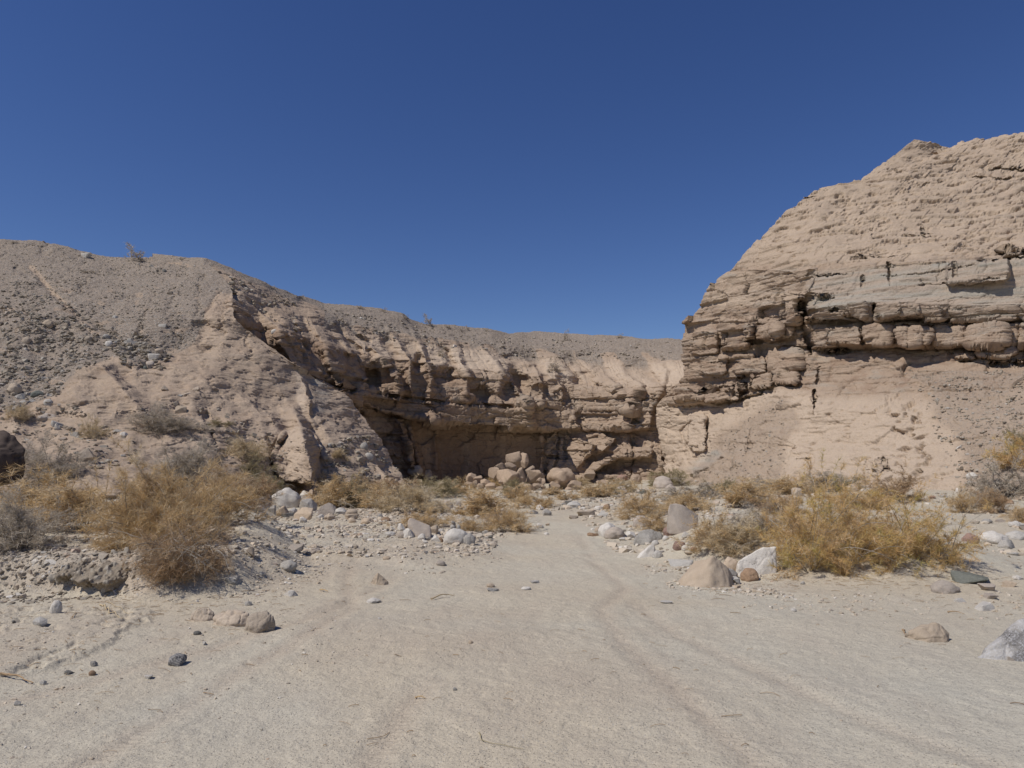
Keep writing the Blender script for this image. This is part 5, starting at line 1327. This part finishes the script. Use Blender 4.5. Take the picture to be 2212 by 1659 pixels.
def scatter_ground(n, poly, smin, smax, seed, power=3.0):
    rs = np.random.RandomState(seed)
    P = np.array(poly); lo, hi = P.min(0), P.max(0)
    out = []
    while len(out) < n:
        c = rs.uniform(lo, hi, (n * 2, 2))
        c = c[poly_sd(c[:, 0], c[:, 1], poly) > 0]
        w = fbm(c[:, 0] * .8, c[:, 1] * .8, 0, 3, seed) + .25
        c = c[rs.rand(len(c)) < np.clip(w * 2.2, .1, 1)]
        out.extend(c.tolist())
    out = np.array(out[:n])
    z = ground_h(out[:, 0], out[:, 1])
    s = smin + (smax - smin) * rs.rand(n) ** power
    return np.column_stack([out, z]), s
a = []; b = []
for cnt, poly, s0, s1, pw in [
    (5200, BAR, .012, .13, 3.6),
    (500, [(-3.4, 10.2), (-1.2, 9.4), (-.2, 10.2), (0, 12), (-.6, 13.5), (-1.5, 12), (-3.2, 12)], .012, .07, 4),
    (1500, [(-8, 8.3), (-4.0, 8.0), (-3.2, 8.8), (-3.3, 10.5), (-4.2, 11), (-6, 10.2), (-8.5, 10)], .02, .11, 2.6),
    (1300, [(-4.2, 8.0), (-2.8, 7.4), (-2.3, 8.8), (-2.8, 11.5), (-3.6, 11.5)], .010, .06, 4),
    (900, [(-6.0, 12), (-4.0, 11.5), (-5.5, 16), (-9, 22), (-12, 20), (-9, 14)], .02, .16, 2.6),
    (2000, [(-1.8, 13.5), (-.2, 12.6), (.2, 16), (.2, 22), (-3, 24), (-5, 21)], .02, .18, 3),
    (1500, [(1.6, 11.6), (3.2, 9.8), (4.2, 12.5), (5.5, 17), (4.0, 24), (2.3, 24), (1.6, 16)], .02, .17, 2.8),
    (1500, [(2.2, 17), (5.6, 16), (8, 30), (4, 34), (-2, 30), (-1, 22)], .03, .24, 2.8),
    (900, [(1.9, 8.6), (3.1, 8.0), (3.4, 9.5), (2.6, 10.6), (1.8, 10.3)], .01, .07, 3),
    (1100, [(6.5, 9.0), (9.5, 8.6), (14, 14), (16, 22), (10, 22), (7.5, 14)], .02, .17, 2.8),
    (500, [(6, 6.0), (9, 7), (9, 9), (6, 8.7)], .012, .10, 3),
    (2200, [(-5.2, 3.2), (-1.6, 3.2), (-1.2, 6.0), (-2.2, 8.2), (-4.2, 8.0), (-5.6, 7.6)], .005, .030, 4.5),
    (1500, [(-1.5, 2.6), (5.5, 2.6), (7, 8), (2, 9.0), (-1.5, 9.0)], .004, .018, 4.5),
    (700, [(2.3, 7.4), (5.6, 6.8), (6.0, 8.2), (2.6, 8.4)], .008, .05, 3),
    (500, [(-6, 4.6), (-3.6, 4.8), (-3.2, 5.4), (-3.2, 6.3), (-6, 6.3)], .006, .035, 4)]:
    p, s = scatter_ground(cnt, poly, s0, s1, cnt + 7, pw); a.append(p); b.append(s)
pebbles('gravel', np.vstack(a), np.concatenate(b), MP, 11)

pp, qq = scatter_ground(2600, [(-9, 8.2), (-5.4, 7.75), (-4.1, 7.95), (-3.9, 9.0), (-9, 9.6)], .012, .075, 77, 2.6)
pebbles('bank_gravel', pp, qq, MP2, 13)
def scatter_sheet(vpoly, n, s0, s1, seed, surf, pw=2.6):
    rs = np.random.RandomState(seed); P = np.array(vpoly); lo, hi = P.min(0), P.max(0)
    pts, sz = [], []
    c = rs.uniform(lo, hi, (n * 12, 2))
    c = c[poly_sd(c[:, 0], c[:, 1], vpoly) > 0]
    c = c[rs.rand(len(c)) < np.clip((fbm(c[:, 0] / 45, c[:, 1] / 30, 0, 3, seed) + .2) * 3, .12, 1)][:n]
    for q in c:
        h = hit(q[0], q[1], [surf])
        if h: pts.append(h[0][:]); sz.append(s0 + (s1 - s0) * rs.rand() ** pw)
    return pts, sz
a = []; b = []
for poly, n, s0, s1, sf in [
    ([(-40, 620), (120, 640), (330, 770), (363, 779), (242, 776), (183, 800), (148, 830), (110, 870), (-40, 900)], 3400, .03, .22, hill),
    ([(230, 730), (300, 720), (370, 770), (350, 800), (270, 790)], 500, .05, .28, hill),
    ([(-40, 520), (100, 528), (300, 562), (430, 570), (443, 700), (430, 744), (340, 775), (120, 640), (-40, 620)], 3600, .02, .12, hill),
    ([(0, 880), (150, 870), (300, 960), (250, 1010), (0, 1020)], 500, .03, .18, hill),
    ([(430, 570), (640, 650), (640, 720), (500, 640)], 160, .05, .40, backc),
    ([(700, 960), (790, 940), (860, 1010), (860, 1040), (700, 1020)], 260, .05, .30, hill),
    ([(300, 880), (440, 860), (640, 960), (600, 1000), (420, 980)], 220, .04, .20, hill),
    ([(700, 662), (900, 700), (1100, 728), (1460, 740), (1460, 780), (1100, 770), (860, 740), (700, 700)], 900, .05, .26, backc),
    ([(1940, 800), (2230, 800), (2230, 1100), (2060, 1090), (2010, 900)], 1500, .02, .15, rightc),
    ([(1560, 930), (1690, 860), (1700, 1040), (1490, 1040)], 400, .03, .14, rightc)]:
    p, s = scatter_sheet(poly, n, s0, s1, n + 3, sf); a += p; b += s
pebbles('slope_gravel', a, b, MP2, 12)
print('pebbles', time.time() - T0)
# ---------------------------------------------------------------- shrubs
def mat_twig(name, ramp):
    n = NT(name)
    t = n.attr('tint')
    col = n.ramp(t, ramp)
    n.b.inputs['Roughness'].default_value = .8
    tr = n.node('ShaderNodeBsdfTranslucent'); n.link(col, tr.inputs[0])
    mx = n.node('ShaderNodeMixShader'); mx.inputs[0].default_value = .25
    n.link(col, n.b.inputs['Base Color'])
    n.link(n.b.outputs[0], mx.inputs[1]); n.link(tr.outputs[0], mx.inputs[2]); n.link(mx.outputs[0], n.out.inputs[0])
    return n.m
MT = dict(
    gold=mat_twig('golden_twigs', [(0, (.40, .28, .14)), (.4, (.59, .42, .215)), (.75, (.68, .51, .29)), (1, (.76, .67, .50))]),
    goldgreen=mat_twig('golden_green_twigs', [(0, (.40, .36, .12)), (.16, (.54, .44, .15)), (.36, (.64, .45, .18)), (.8, (.69, .47, .24)), (1, (.76, .67, .50))]),
    brown=mat_twig('brown_twigs', [(0, (.32, .21, .12)), (.5, (.48, .33, .19)), (.85, (.57, .42, .26)), (1, (.66, .56, .42))]),
    grey=mat_twig('grey_twigs', [(0, (.32, .27, .21)), (.5, (.47, .40, .31)), (.85, (.56, .49, .39)), (1, (.66, .60, .50))]),
    pale=mat_twig('straw_twigs', [(0, (.46, .36, .21)), (.5, (.62, .49, .30)), (1, (.70, .60, .43))]),
    olive=mat_twig('olive_twigs', [(0, (.24, .20, .11)), (.5, (.38, .32, .18)), (1, (.50, .42, .27))]))
MSTEM = mat_twig('bare_stems', [(0, (.20, .16, .12)), (.5, (.38, .32, .25)), (1, (.56, .50, .41))])

def ribbons(P, W, rs, tint):
    """P: n x k x 3 polylines, W: n x k widths -> crossed flat strips"""
    n, k, _ = P.shape
    T = np.gradient(P, axis=1)
    r = rs.normal(size=(n, 1, 3))
    S = np.cross(T, r); S /= np.linalg.norm(S, axis=-1, keepdims=True) + 1e-9
    A = P + S * W[..., None] * .5; B = P - S * W[..., None] * .5
    V = np.stack([A, B], 2).reshape(-1, 3)
    i = (np.arange(n) * k * 2)[:, None] + (np.arange(k - 1) * 2)[None, :]
    F = np.stack([i, i + 1, i + 3, i + 2], -1).reshape(-1, 4)
    return V, F, np.repeat(tint, k * 2)

def tubes(P, R, tint, sides=4):
    n, k, _ = P.shape
    T = np.gradient(P, axis=1); T /= np.linalg.norm(T, axis=-1, keepdims=True) + 1e-9
    up = np.array([.31, .17, .93]); S = np.cross(T, up); S /= np.linalg.norm(S, axis=-1, keepdims=True) + 1e-9
    U = np.cross(T, S)
    rings = [P + (S * math.cos(a) + U * math.sin(a)) * R[..., None] for a in np.arange(sides) * 2 * math.pi / sides]
    V = np.stack(rings, 2).reshape(-1, 3)
    i = (np.arange(n) * k * sides)[:, None, None] + (np.arange(k - 1) * sides)[None, :, None] + np.arange(sides)[None, None, :]
    j = (np.arange(n) * k * sides)[:, None, None] + (np.arange(k - 1) * sides)[None, :, None] + ((np.arange(sides) + 1) % sides)[None, None, :]
    F = np.stack([i, j, j + sides, i + sides], -1).reshape(-1, 4)
    return V, F, np.repeat(tint, k * sides)

def grow(rs, start, dirn, length, k, curl, droop):
    """curved polylines from start points"""
    n = len(start)
    P = np.zeros((n, k, 3)); P[:, 0] = start
    d = dirn.copy(); w = rs.normal(size=(n, 3)) * curl
    step = (length / (k - 1))[:, None]
    for i in range(1, k):
        d = d + w + rs.normal(size=(n, 3)) * curl * .8; d[:, 2] -= droop
        d /= np.linalg.norm(d, axis=1, keepdims=True)
        P[:, i] = P[:, i - 1] + d * step
    return P

def shrub(seed, W, H, style, roots=None, stems=40, sec=260, twigs=7000, tw=.0034, lean=0.0, droop=.03, spread=1.0, tl=.13, dead=0):
    """W wide, H high, in metres, roots: offsets of the crowns of a broad bush; returns meshes for stems and twigs"""
    rs = np.random.RandomState(seed)
    roots = roots or [(0, 0, 1)]
    SP, SR, ST, TP = [], [], [], []
    tot = sum(r[2] for r in roots)
    VT, FT, TT = [], [], []; VS, FS, TS = [], [], []
    oT = oS = 0
    for ri, (rx, ry, wt) in enumerate(roots):
        ns = max(6, int(stems * wt / tot)); n2 = int(sec * wt / tot); n3 = int(twigs * wt / tot)
        w = W if len(roots) == 1 else W * .5 * wt ** .5
        h = H * (.75 + .25 * min(wt, 1.3)) if len(roots) > 1 else H
        st = np.column_stack([rx + rs.normal(0, .05 * w, ns), ry + rs.normal(0, .05 * w, ns), np.full(ns, -.03)])
        az = rs.uniform(0, 2 * math.pi, ns); tilt = np.abs(rs.uniform(0, 1, ns)) ** .7 * 1.25 * spread
        dr = np.column_stack([np.sin(tilt) * np.cos(az) + lean, np.sin(tilt) * np.sin(az), np.cos(tilt) + .12])
        dr /= np.linalg.norm(dr, axis=1, keepdims=True)
        # length so that the crown is an ellipsoid W x H
        L = 1 / np.sqrt((dr[:, 0] / (w * .5)) ** 2 + (dr[:, 1] / (w * .5)) ** 2 + (np.maximum(dr[:, 2], 0) / h) ** 2) * rs.uniform(.55, .95, ns)
        P = grow(rs, st, dr, L, 9, .10, droop)
        P[..., 2] = np.maximum(P[..., 2], -.03)
        r0 = rs.uniform(.0035, .009, ns) * (H / 1.0) ** .5
        R = r0[:, None] * np.linspace(1, .35, 9)[None, :]
        V, F, t = tubes(P, R, rs.rand(ns)); VS.append(V); FS.append(F + oS); TS.append(t); oS += len(V)
        # side branches
        a = rs.randint(0, ns, n2); b = rs.randint(3, 9, n2); b2 = np.minimum(b, 8)
        s2 = P[a, b2]; d2 = P[a, b2] - P[a, b2 - 1]; d2 /= np.linalg.norm(d2, axis=1, keepdims=True) + 1e-9
        d2 = d2 + rs.normal(size=(n2, 3)) * .5; d2[:, 2] += .15; d2 /= np.linalg.norm(d2, axis=1, keepdims=True)
        L2 = rs.uniform(.10, .34, n2) * (w + h) * .5
        P2 = grow(rs, s2, d2, L2, 6, .16, droop * .6)
        R2 = rs.uniform(.0014, .0028, n2)[:, None] * np.linspace(1, .5, 6)[None, :]
        V, F, t = tubes(P2, R2, rs.uniform(.2, 1, n2), 3); VS.append(V); FS.append(F + oS); TS.append(t); oS += len(V)
        # fine twigs, in sprays along the branches
        a = rs.randint(0, n2, n3); b = rs.randint(1, 6, n3)
        s3 = P2[a, b]; d3 = P2[a, b] - P2[a, b - 1]; d3 /= np.linalg.norm(d3, axis=1, keepdims=True) + 1e-9
        d3 = d3 * .65 + rs.normal(size=(n3, 3)) * .55; d3[:, 2] += .12; d3 /= np.linalg.norm(d3, axis=1, keepdims=True)
        L3 = rs.uniform(.4, 1.3, n3) * tl * (.6 + .4 * min(h, 1.2))
        P3 = grow(rs, s3, d3, L3, 4, .16, .0)
        W3 = tw * rs.uniform(.7, 1.3, n3)[:, None] * np.array([1, .9, .7, .25])[None, :]
        brt = rs.rand(n2)
        tint = np.clip(.5 * brt[a] + .25 * rs.rand(n3) + .55 * (fbm(s3[:, 0] * 2.5, s3[:, 1] * 2.5, s3[:, 2] * 2.5, 2, seed) + .25), 0, .93)
        tint = np.where(rs.rand(n3) < .05, 1.0, tint)
        V, F, t = ribbons(P3, W3, rs, tint); VT.append(V); FT.append(F + oT); TT.append(t); oT += len(V)
    if dead:
        n = dead; ri = rs.randint(0, len(roots), n)
        st = np.array([(roots[i][0], roots[i][1], .1 * H) for i in ri]) + rs.normal(0, .12, (n, 3)) * (1, 1, .3)
        az = rs.uniform(0, 6.283, n); az = np.where(rs.rand(n) < .7, -1.57 + rs.normal(0, 1.0, n), az)
        dr = np.column_stack([np.cos(az) * .8, np.sin(az) * .8, rs.uniform(.5, 1.1, n)])
        P = grow(rs, st, dr, rs.uniform(.45, .85, n) * max(W * .5, H) , 14, .07, .13)
        P[..., 2] = np.maximum(P[..., 2], 0)
        V, F, t = tubes(P, rs.uniform(.0035, .0065, n)[:, None] * np.linspace(1, .3, 14)[None, :], np.ones(n)); VS.append(V); FS.append(F + oS); TS.append(t); oS += len(V)
        a = rs.randint(0, n, n * 5); b = rs.randint(5, 13, n * 5)
        d2 = P[a, b] - P[a, b - 1]; d2 /= np.linalg.norm(d2, axis=1, keepdims=True) + 1e-9; d2 += rs.normal(size=d2.shape) * .6
        P2 = grow(rs, P[a, b], d2, rs.uniform(.1, .28, n * 5), 6, .12, .05)
        V, F, t = tubes(P2, rs.uniform(.0015, .003, n * 5)[:, None] * np.linspace(1, .4, 6)[None, :], rs.uniform(.75, 1, n * 5), 3); VS.append(V); FS.append(F + oS); TS.append(t); oS += len(V)
    ms = mesh_from('stems', np.vstack(VS), np.vstack(FS), MSTEM, dict(tint=np.concatenate(TS)), smooth=True)
    mt = mesh_from('twigs', np.vstack(VT), np.vstack(FT), MT[style], dict(tint=np.concatenate(TT)), smooth=False)
    return ms, mt

def plant_at(p, ms, mt, label, cat='bush', name='dry_bush', group=None, rot=0, s=(1, 1, 1)):
    e = bpy.data.objects.new(name, None); COL.objects.link(e)
    e.location = p; e.rotation_euler = (0, 0, rot); e.scale = s; e.empty_display_size = .2
    e['label'] = label; e['category'] = cat
    if group: e['group'] = group
    obj('stems', ms, e); obj('twigs', mt, e)
    return e

# a few crowns shared by the smaller bushes, built at 1 m by 1 m
LIB = {}
def lib(style, v, dens):
    k = (style, v, dens)
    if k not in LIB:
        tw = {0: (34, 200, 11000, .0042), 1: (28, 170, 7500, .0065), 2: (14, 50, 700, .018)}[dens]
        LIB[k] = shrub(500 + v * 13 + len(style), 1.0, 1.0, style, stems=tw[0], sec=tw[1], twigs=tw[2], tw=tw[3], tl=.10 if dens < 2 else .15, dead=7 if dens < 2 else 0)
    return LIB[k]
def bush(vx, vy, w, h, style, label, v=0, dens=None, group=None, surf=None, **k):
    p = hit(vx, vy, surf)
    if p is None: print('no ground', label); return
    p = p[0]; q = p.y / FV
    W, H = w * q * 1.15, h * q * 1.28
    if dens is None: dens = 0 if p.y < 18 else 1
    ms, mt = lib(style, v, dens)
    return plant_at((p.x, p.y + W * .15, p.z - .02), ms, mt, label, group=group, rot=(vx * 7.3) % 6.28, s=(W, W, H), **k)

WG = 'golden and brown dry bushes of the wash'
# the great golden-green bush on its mound, right
p = hit(1850, 1225)[0]
k = p.y / FV
ms, mt = shrub(7, 1.9, 1.5, 'goldgreen', roots=[(-.78, -.2, .9), (-.55, .25, 1.3), (-.25, -.1, 1.0), (-.1, .5, 1.4), (.35, -.1, 1.0), (.45, .5, 1.3), (.78, .15, 1.0), (1.0, -.05, .7), (-.5, .8, 1.0), (.2, 1.0, 1.0)],
               stems=240, sec=1500, twigs=120000, tw=.0030, spread=1.05, tl=.085, droop=.01, dead=26)
plant_at((p.x + .2, p.y + .25, p.z - .05), ms, mt, 'huge spreading golden bush with green tips on the sand mound at the right', group=WG)
# left: tall golden bush hanging over the bank
p = hit(335, 1180)[0]
ms, mt = shrub(8, 1.45, 1.45, 'gold', roots=[(-.3, .1, 1.1), (0, 0, 1.6), (.25, .3, 1.2), (-.1, .5, 1.2), (.35, .0, .9)], stems=170, sec=950, twigs=75000, tw=.0030, spread=.9, tl=.12, dead=14)
plant_at((p.x, p.y, p.z - .05), ms, mt, 'tall feathery golden-brown bush at the lip of the left bank', group=WG)
p = hit(385, 1218)[0]
ms, mt = shrub(9, 1.15, .8, 'brown', roots=[(-.1, 0, 1), (.1, -.12, 1.2), (.28, -.05, 1.1)], stems=170, sec=600, twigs=20000, tw=.0030, spread=1.3, droop=.16, tl=.09, dead=22)
plant_at((p.x - .05, p.y, p.z), ms, mt, 'dark brown skirt of dead drooping stems below the tall golden bush', group=WG)
for a in [
    (155, 1150, 210, 130, 'gold', 'grey-gold bush between the left edge and the tall golden bush', 1),
    (60, 1110, 200, 85, 'gold', 'low gold bush behind the left edge of the bank', 2),
    (20, 1190, 170, 120, 'grey', 'bare pale-stemmed bush cut by the left edge', 3),
    (455, 1135, 150, 120, 'gold', 'golden bush with pale bare stems right of the tall golden bush', 3),
    (520, 1095, 120, 85, 'brown', 'brown-orange bush at the foot of the spur', 1),
    (470, 1068, 130, 62, 'brown', 'dark twiggy bush in the shade behind the golden ones', 2),
    (385, 1058, 120, 118, 'grey', 'upright grey-brown bush leaning on the bare slope', 1),
    (530, 992, 78, 55, 'pale', 'pale round bush on the slope under the spur', 1),
    (545, 1040, 75, 60, 'olive', 'olive-grey bush just below the pale round one', 2),
    (90, 1040, 120, 90, 'grey', 'grey-brown bush beside the dark boulder at the left edge', 2),
    (195, 948, 50, 46, 'pale', 'pale straw tuft on the left slope', 2),
    (325, 935, 95, 62, 'grey', 'open grey-green bush on the ridge', 3),
    (375, 932, 100, 42, 'grey', 'low spreading grey bush beside the open one', 1),
    (575, 1065, 60, 44, 'olive', 'dark leafless shrub by the buttress', 1),
    (35, 905, 40, 40, 'pale', 'pale tuft high at the left edge of the slope', 1),
    (1150, 0, 0, 0, '', '', 0)][:-1]:
    bush(*a[:6], v=a[6], group=WG, dens=0)
for a in [
    (715, 1098, 120, 70, 'gold', 'golden bush with a dark right side right of the rock pile', 1), (745, 1062, 100, 42, 'pale', 'pale bush behind the golden one by the rock pile', 2),
    (760, 1098, 60, 55, 'olive', 'dark dead bush leaning right by the rock pile', 2),
    (815, 1100, 90, 55, 'gold', 'low gold bush left of the round central one', 3), (885, 1108, 130, 74, 'pale', 'round straw-coloured bush in the middle distance', 1),
    (955, 1075, 80, 48, 'olive', 'dull olive bush in front of the overhang', 1), (990, 1068, 70, 36, 'gold', 'small gold bush left of the fallen blocks', 2),
    (915, 1140, 100, 42, 'gold', 'bright orange-gold bush behind the wedge boulder', 2), (1045, 1112, 140, 58, 'gold', 'broad gold bush below the fallen blocks', 3),
    (1100, 1150, 90, 62, 'gold', 'gold-brown bush at the left edge of the track', 1), (1160, 1098, 70, 42, 'gold', 'rounded gold bush right of the broad one', 2),
    (1120, 1085, 60, 40, 'gold', 'small gold bush in front of the dark shrub', 3), (1110, 1068, 46, 34, 'olive', 'dark green-brown shrub at the foot of the fallen blocks', 3),
    (1015, 1150, 56, 36, 'gold', 'small orange bush right of the cairn boulder', 1), (1070, 1140, 60, 40, 'brown', 'dry brown bush behind the track-side one', 3),
    (1295, 1075, 88, 36, 'gold', 'low gold bush under the lit wall', 1), (1225, 1080, 46, 22, 'gold', 'tiny gold tuft in the far wash', 2), (1345, 1065, 60, 34, 'pale', 'pale thin bush under the lit wall', 3),
    (1195, 1070, 44, 20, 'gold', 'tiny rusty tuft at the foot of the lit wall', 3), (1255, 1050, 40, 22, 'pale', 'thin straw tuft among the low blocks', 1),
    (1395, 1118, 105, 62, 'gold', 'gold bush left of the sandstone block', 2), (1418, 1148, 62, 46, 'gold', 'orange-gold bush hanging below the left one', 3), (1485, 1105, 95, 50, 'gold', 'gold bush behind the sandstone block', 1),
    (1320, 1068, 44, 24, 'olive', 'small olive shrub under the lit wall', 2), (1450, 1050, 80, 40, 'olive', 'grey-olive bush at the foot of the grey cliff patch', 1), (1505, 1078, 120, 40, 'grey', 'wide grey-gold bush behind the gold ones', 2),
    (1560, 1072, 70, 36, 'olive', 'olive bush below the talus', 3), (1620, 1095, 120, 66, 'gold', 'bushy gold shrub in the middle of the right thicket', 3), (1720, 1068, 110, 46, 'gold', 'gold-grey bush under the apron', 1),
    (1660, 1065, 80, 36, 'grey', 'grey bush under the apron left', 1), (1795, 1062, 90, 46, 'grey', 'pale mauve-grey bush under the apron cracks', 3), (1830, 1060, 50, 40, 'olive', 'olive tip of shrub right of the mauve-grey one', 1),
    (1555, 1190, 110, 80, 'gold', 'dull gold bush left of the grey dead one', 2), (1585, 1190, 130, 80, 'pale', 'pale golden bush sprawling down to the sand beside the pyramid boulder', 1), (1655, 1160, 110, 66, 'grey', 'dead grey bush with bare pale stems between the golden ones', 2),
    (1690, 1110, 100, 50, 'brown', 'brown bush behind the dead grey one', 1), (1950, 1085, 92, 66, 'brown', 'rounded brown bush with a dark heart behind the great golden one', 2), (1905, 1085, 42, 40, 'gold', 'small orange bush left of the rounded brown one', 1),
    (1860, 1100, 120, 60, 'goldgreen', 'yellow-green bush just behind the great golden one', 2),
    (2085, 1108, 52, 54, 'gold', 'small gold-brown bush alone on the right bank', 3), (2112, 1098, 40, 34, 'grey', 'grey twiggy shrub touching the small gold-brown one', 3), (2150, 1108, 60, 62, 'brown', 'dark twiggy bush on the right bank', 1),
    (2185, 1078, 110, 90, 'grey', 'grey-brown bush climbing the right bank', 2), (2212, 1128, 50, 44, 'gold', 'golden tuft at the right edge of the right bank', 1), (2205, 1010, 70, 70, 'goldgreen', 'green-gold bush at the right edge above the grey-brown one', 3),
    (2215, 975, 40, 60, 'olive', 'green shrub tip at the right edge', 1), (640, 1075, 50, 34, 'gold', 'golden sprigs at the foot of the buttress', 2), (690, 1070, 60, 50, 'gold', 'golden stems between the boulder and the buttress', 3), (800, 1062, 60, 30, 'brown', 'brown low bush under the spur', 3),
    (850, 1066, 90, 36, 'brown', 'brown bush at the mouth of the gully', 1), (925, 1058, 60, 26, 'olive', 'olive sprawl beneath the shaded wall', 2), (780, 1050, 60, 24, 'grey', 'grey shrub at the foot of the spur', 2),
    (728, 990, 40, 24, 'pale', 'round straw tuft on the stony spur', 3), (470, 920, 44, 16, 'olive', 'sparse dark sprig on the bare ridge', 2), (1070, 1052, 36, 20, 'gold', 'gold tuft under the biggest fallen block', 1)]:
    bush(*a[:6], v=a[6], group=WG)
# skyline plants
SK = 'small wiry plants on the skyline'
def sky_plant(x, y, w, h, label, style='grey', name='wiry_plant', surf=None):
    bush(x, y, w, h, style, label, v=3, dens=2, group=SK, name=name, cat='plant', surf=surf)
for x, y, w, h, l in [(290, 563, 40, 38, 'tall wiry plant on the left hill skyline'), (392, 560, 16, 9, 'small twiggy plant right of the tall wiry one'), (30, 523, 16, 8, 'tiny plant at the far left of the skyline'),
    (590, 622, 12, 9, 'tiny plant on the first step of the ridge'), (650, 642, 12, 8, 'tiny plant on the pale knob of the ridge'), (776, 665, 12, 8, 'first tiny plant of the trio on the ridge'), (782, 666, 9, 9, 'second tiny plant of the trio on the ridge'),
    (828, 672, 12, 10, 'third tiny plant of the trio on the ridge'), (876, 688, 10, 11, 'tiny dark plant at the ridge step'), (924, 702, 22, 26, 'grey upright plant in the ridge dip'), (967, 706, 16, 7, 'flat twiggy plant right of the ridge dip'),
    (996, 712, 9, 6, 'tiny sprig on the flat ridge'), (1010, 712, 8, 12, 'thin upright sprig on the flat ridge'), (1050, 714, 10, 8, 'tiny plant near the middle of the ridge'), (1223, 735, 14, 26, 'thin tall stalk on the back slope'),
    (1340, 729, 16, 12, 'twiggy plant near the right end of the ridge'), (1196, 800, 30, 28, 'scrawny bush hanging on the back slope'), (952, 770, 18, 24, 'bare stalks on the fluted slope'), (190, 588, 34, 10, 'flat dark plant on the upper left slope')]:
    sky_plant(x, y + 2, w, h, l)
print('bushes', time.time() - T0)

# ---------------------------------------------------------------- sticks
def stick(pts, r, label, mat='pale', name='twig'):
    P = np.array([hit(x, y)[0][:] for x, y in pts])
    t = np.linspace(0, 1, len(P)); tt = np.linspace(0, 1, 14)
    Q = np.stack([np.interp(tt, t, P[:, i]) for i in range(3)], -1)
    rs = np.random.RandomState(len(label))
    Q += rs.normal(0, r * .8, Q.shape); Q[:, 2] = ground_h(Q[:, 0], Q[:, 1]) + r * 1.5 + np.sin(tt * 3.14) * r * 2
    V, F, tn = tubes(Q[None], (r * np.linspace(1, .4, 14))[None], np.array([.6]), 5)
    o = obj(name, mesh_from(name, V, F, MT[mat] if mat in MT else MSTEM, dict(tint=tn)))
    o['label'] = label; o['category'] = 'stick'
for pts, r, l, m in [
    ([J_(445, 25), J_(480, 55), J_(545, 90)], .008, 'pale forked dry stick on the sand below the pebbly bank', 'pale'), ([J_(470, 10), J_(530, 35), J_(590, 62)], .004, 'thin straw stalk right of the forked stick', 'pale'),
    ([J_(0, 330), J_(60, 350), J_(145, 375)], .009, 'dark curved stick at the left edge of the silt crust', 'brown'), ([J_(1835, 435), J_(1885, 440)], .005, 'short rusty twig on the foreground sand', 'gold'),
    ([J_(2118, 588), J_(2130, 625), J_(2170, 640), (1130, 1620)], .0028, 'thin dark curved twig at the bottom centre', 'olive'), ([G(1515, 1200), G(1600, 1180), G(1690, 1172)], .010, 'pale crooked stick on the sand in mid wash', 'pale'),
    ([K_(1700, 130), K_(1715, 160)], .008, 'dark crumb of bark at the left of the tan boulder', 'brown'), ([G(700, 1130), G(760, 1145)], .008, 'straw stalk beside the wheel track', 'gold'),
    ([F_(560, 1390), F_(520, 1440)], .004, 'small dark sprig on the sand at left', 'brown'), ([K_(1890, 55), K_(1960, 62)], .006, 'dark root lying on the right sand', 'brown')]:
    stick(pts, r, l, m)
print('sticks', time.time() - T0, 'objects', len(bpy.data.objects))

# ---------------------------------------------------------------- broken stems and chaff lying about under the bushes
def litter():
    rs = np.random.RandomState(5); P = []
    for cx, cy, sx, sy, n in [(-4.0, 7.8, 1.6, .9, 260), (4.6, 9.2, 1.7, .6, 320), (5.6, 7.6, 1.6, .8, 60), (-3.6, 5.6, 1.2, .9, 90), (.2, 5.5, 2.6, 2.0, 90), (2.6, 8.6, .8, .6, 60), (-3.2, 9.4, .7, 1.0, 90), (7.6, 9.6, 1.0, 1.0, 90)]:
        x = rs.normal(cx, sx * .6, n); y = np.maximum(rs.normal(cy, sy * .6, n), 3.0)
        a = rs.uniform(-.9, .9, n); L = rs.uniform(.02, .16, n) * rs.uniform(.3, 1, n)
        t = np.linspace(0, 1, 4)[None, :]; bend = rs.normal(0, .25, n)[:, None]
        X = x[:, None] + np.cos(a)[:, None] * L[:, None] * t - np.sin(a)[:, None] * L[:, None] * bend * t * (1 - t) * 2
        Y = y[:, None] + np.sin(a)[:, None] * L[:, None] * t + np.cos(a)[:, None] * L[:, None] * bend * t * (1 - t) * 2
        Z = ground_h(X.ravel(), Y.ravel()).reshape(X.shape) + .004 + .006 * np.sin(t * 3.14)
        P.append(np.stack([X, Y, Z], -1))
    P = np.concatenate(P); n = len(P)
    V, F, t = tubes(P, rs.uniform(.0012, .0028, n)[:, None] * np.ones((1, 4)), rs.rand(n), 3)
    obj('plant_litter', mesh_from('plant_litter', V, F, MT['brown'], dict(tint=t)), kind='stuff')
litter()
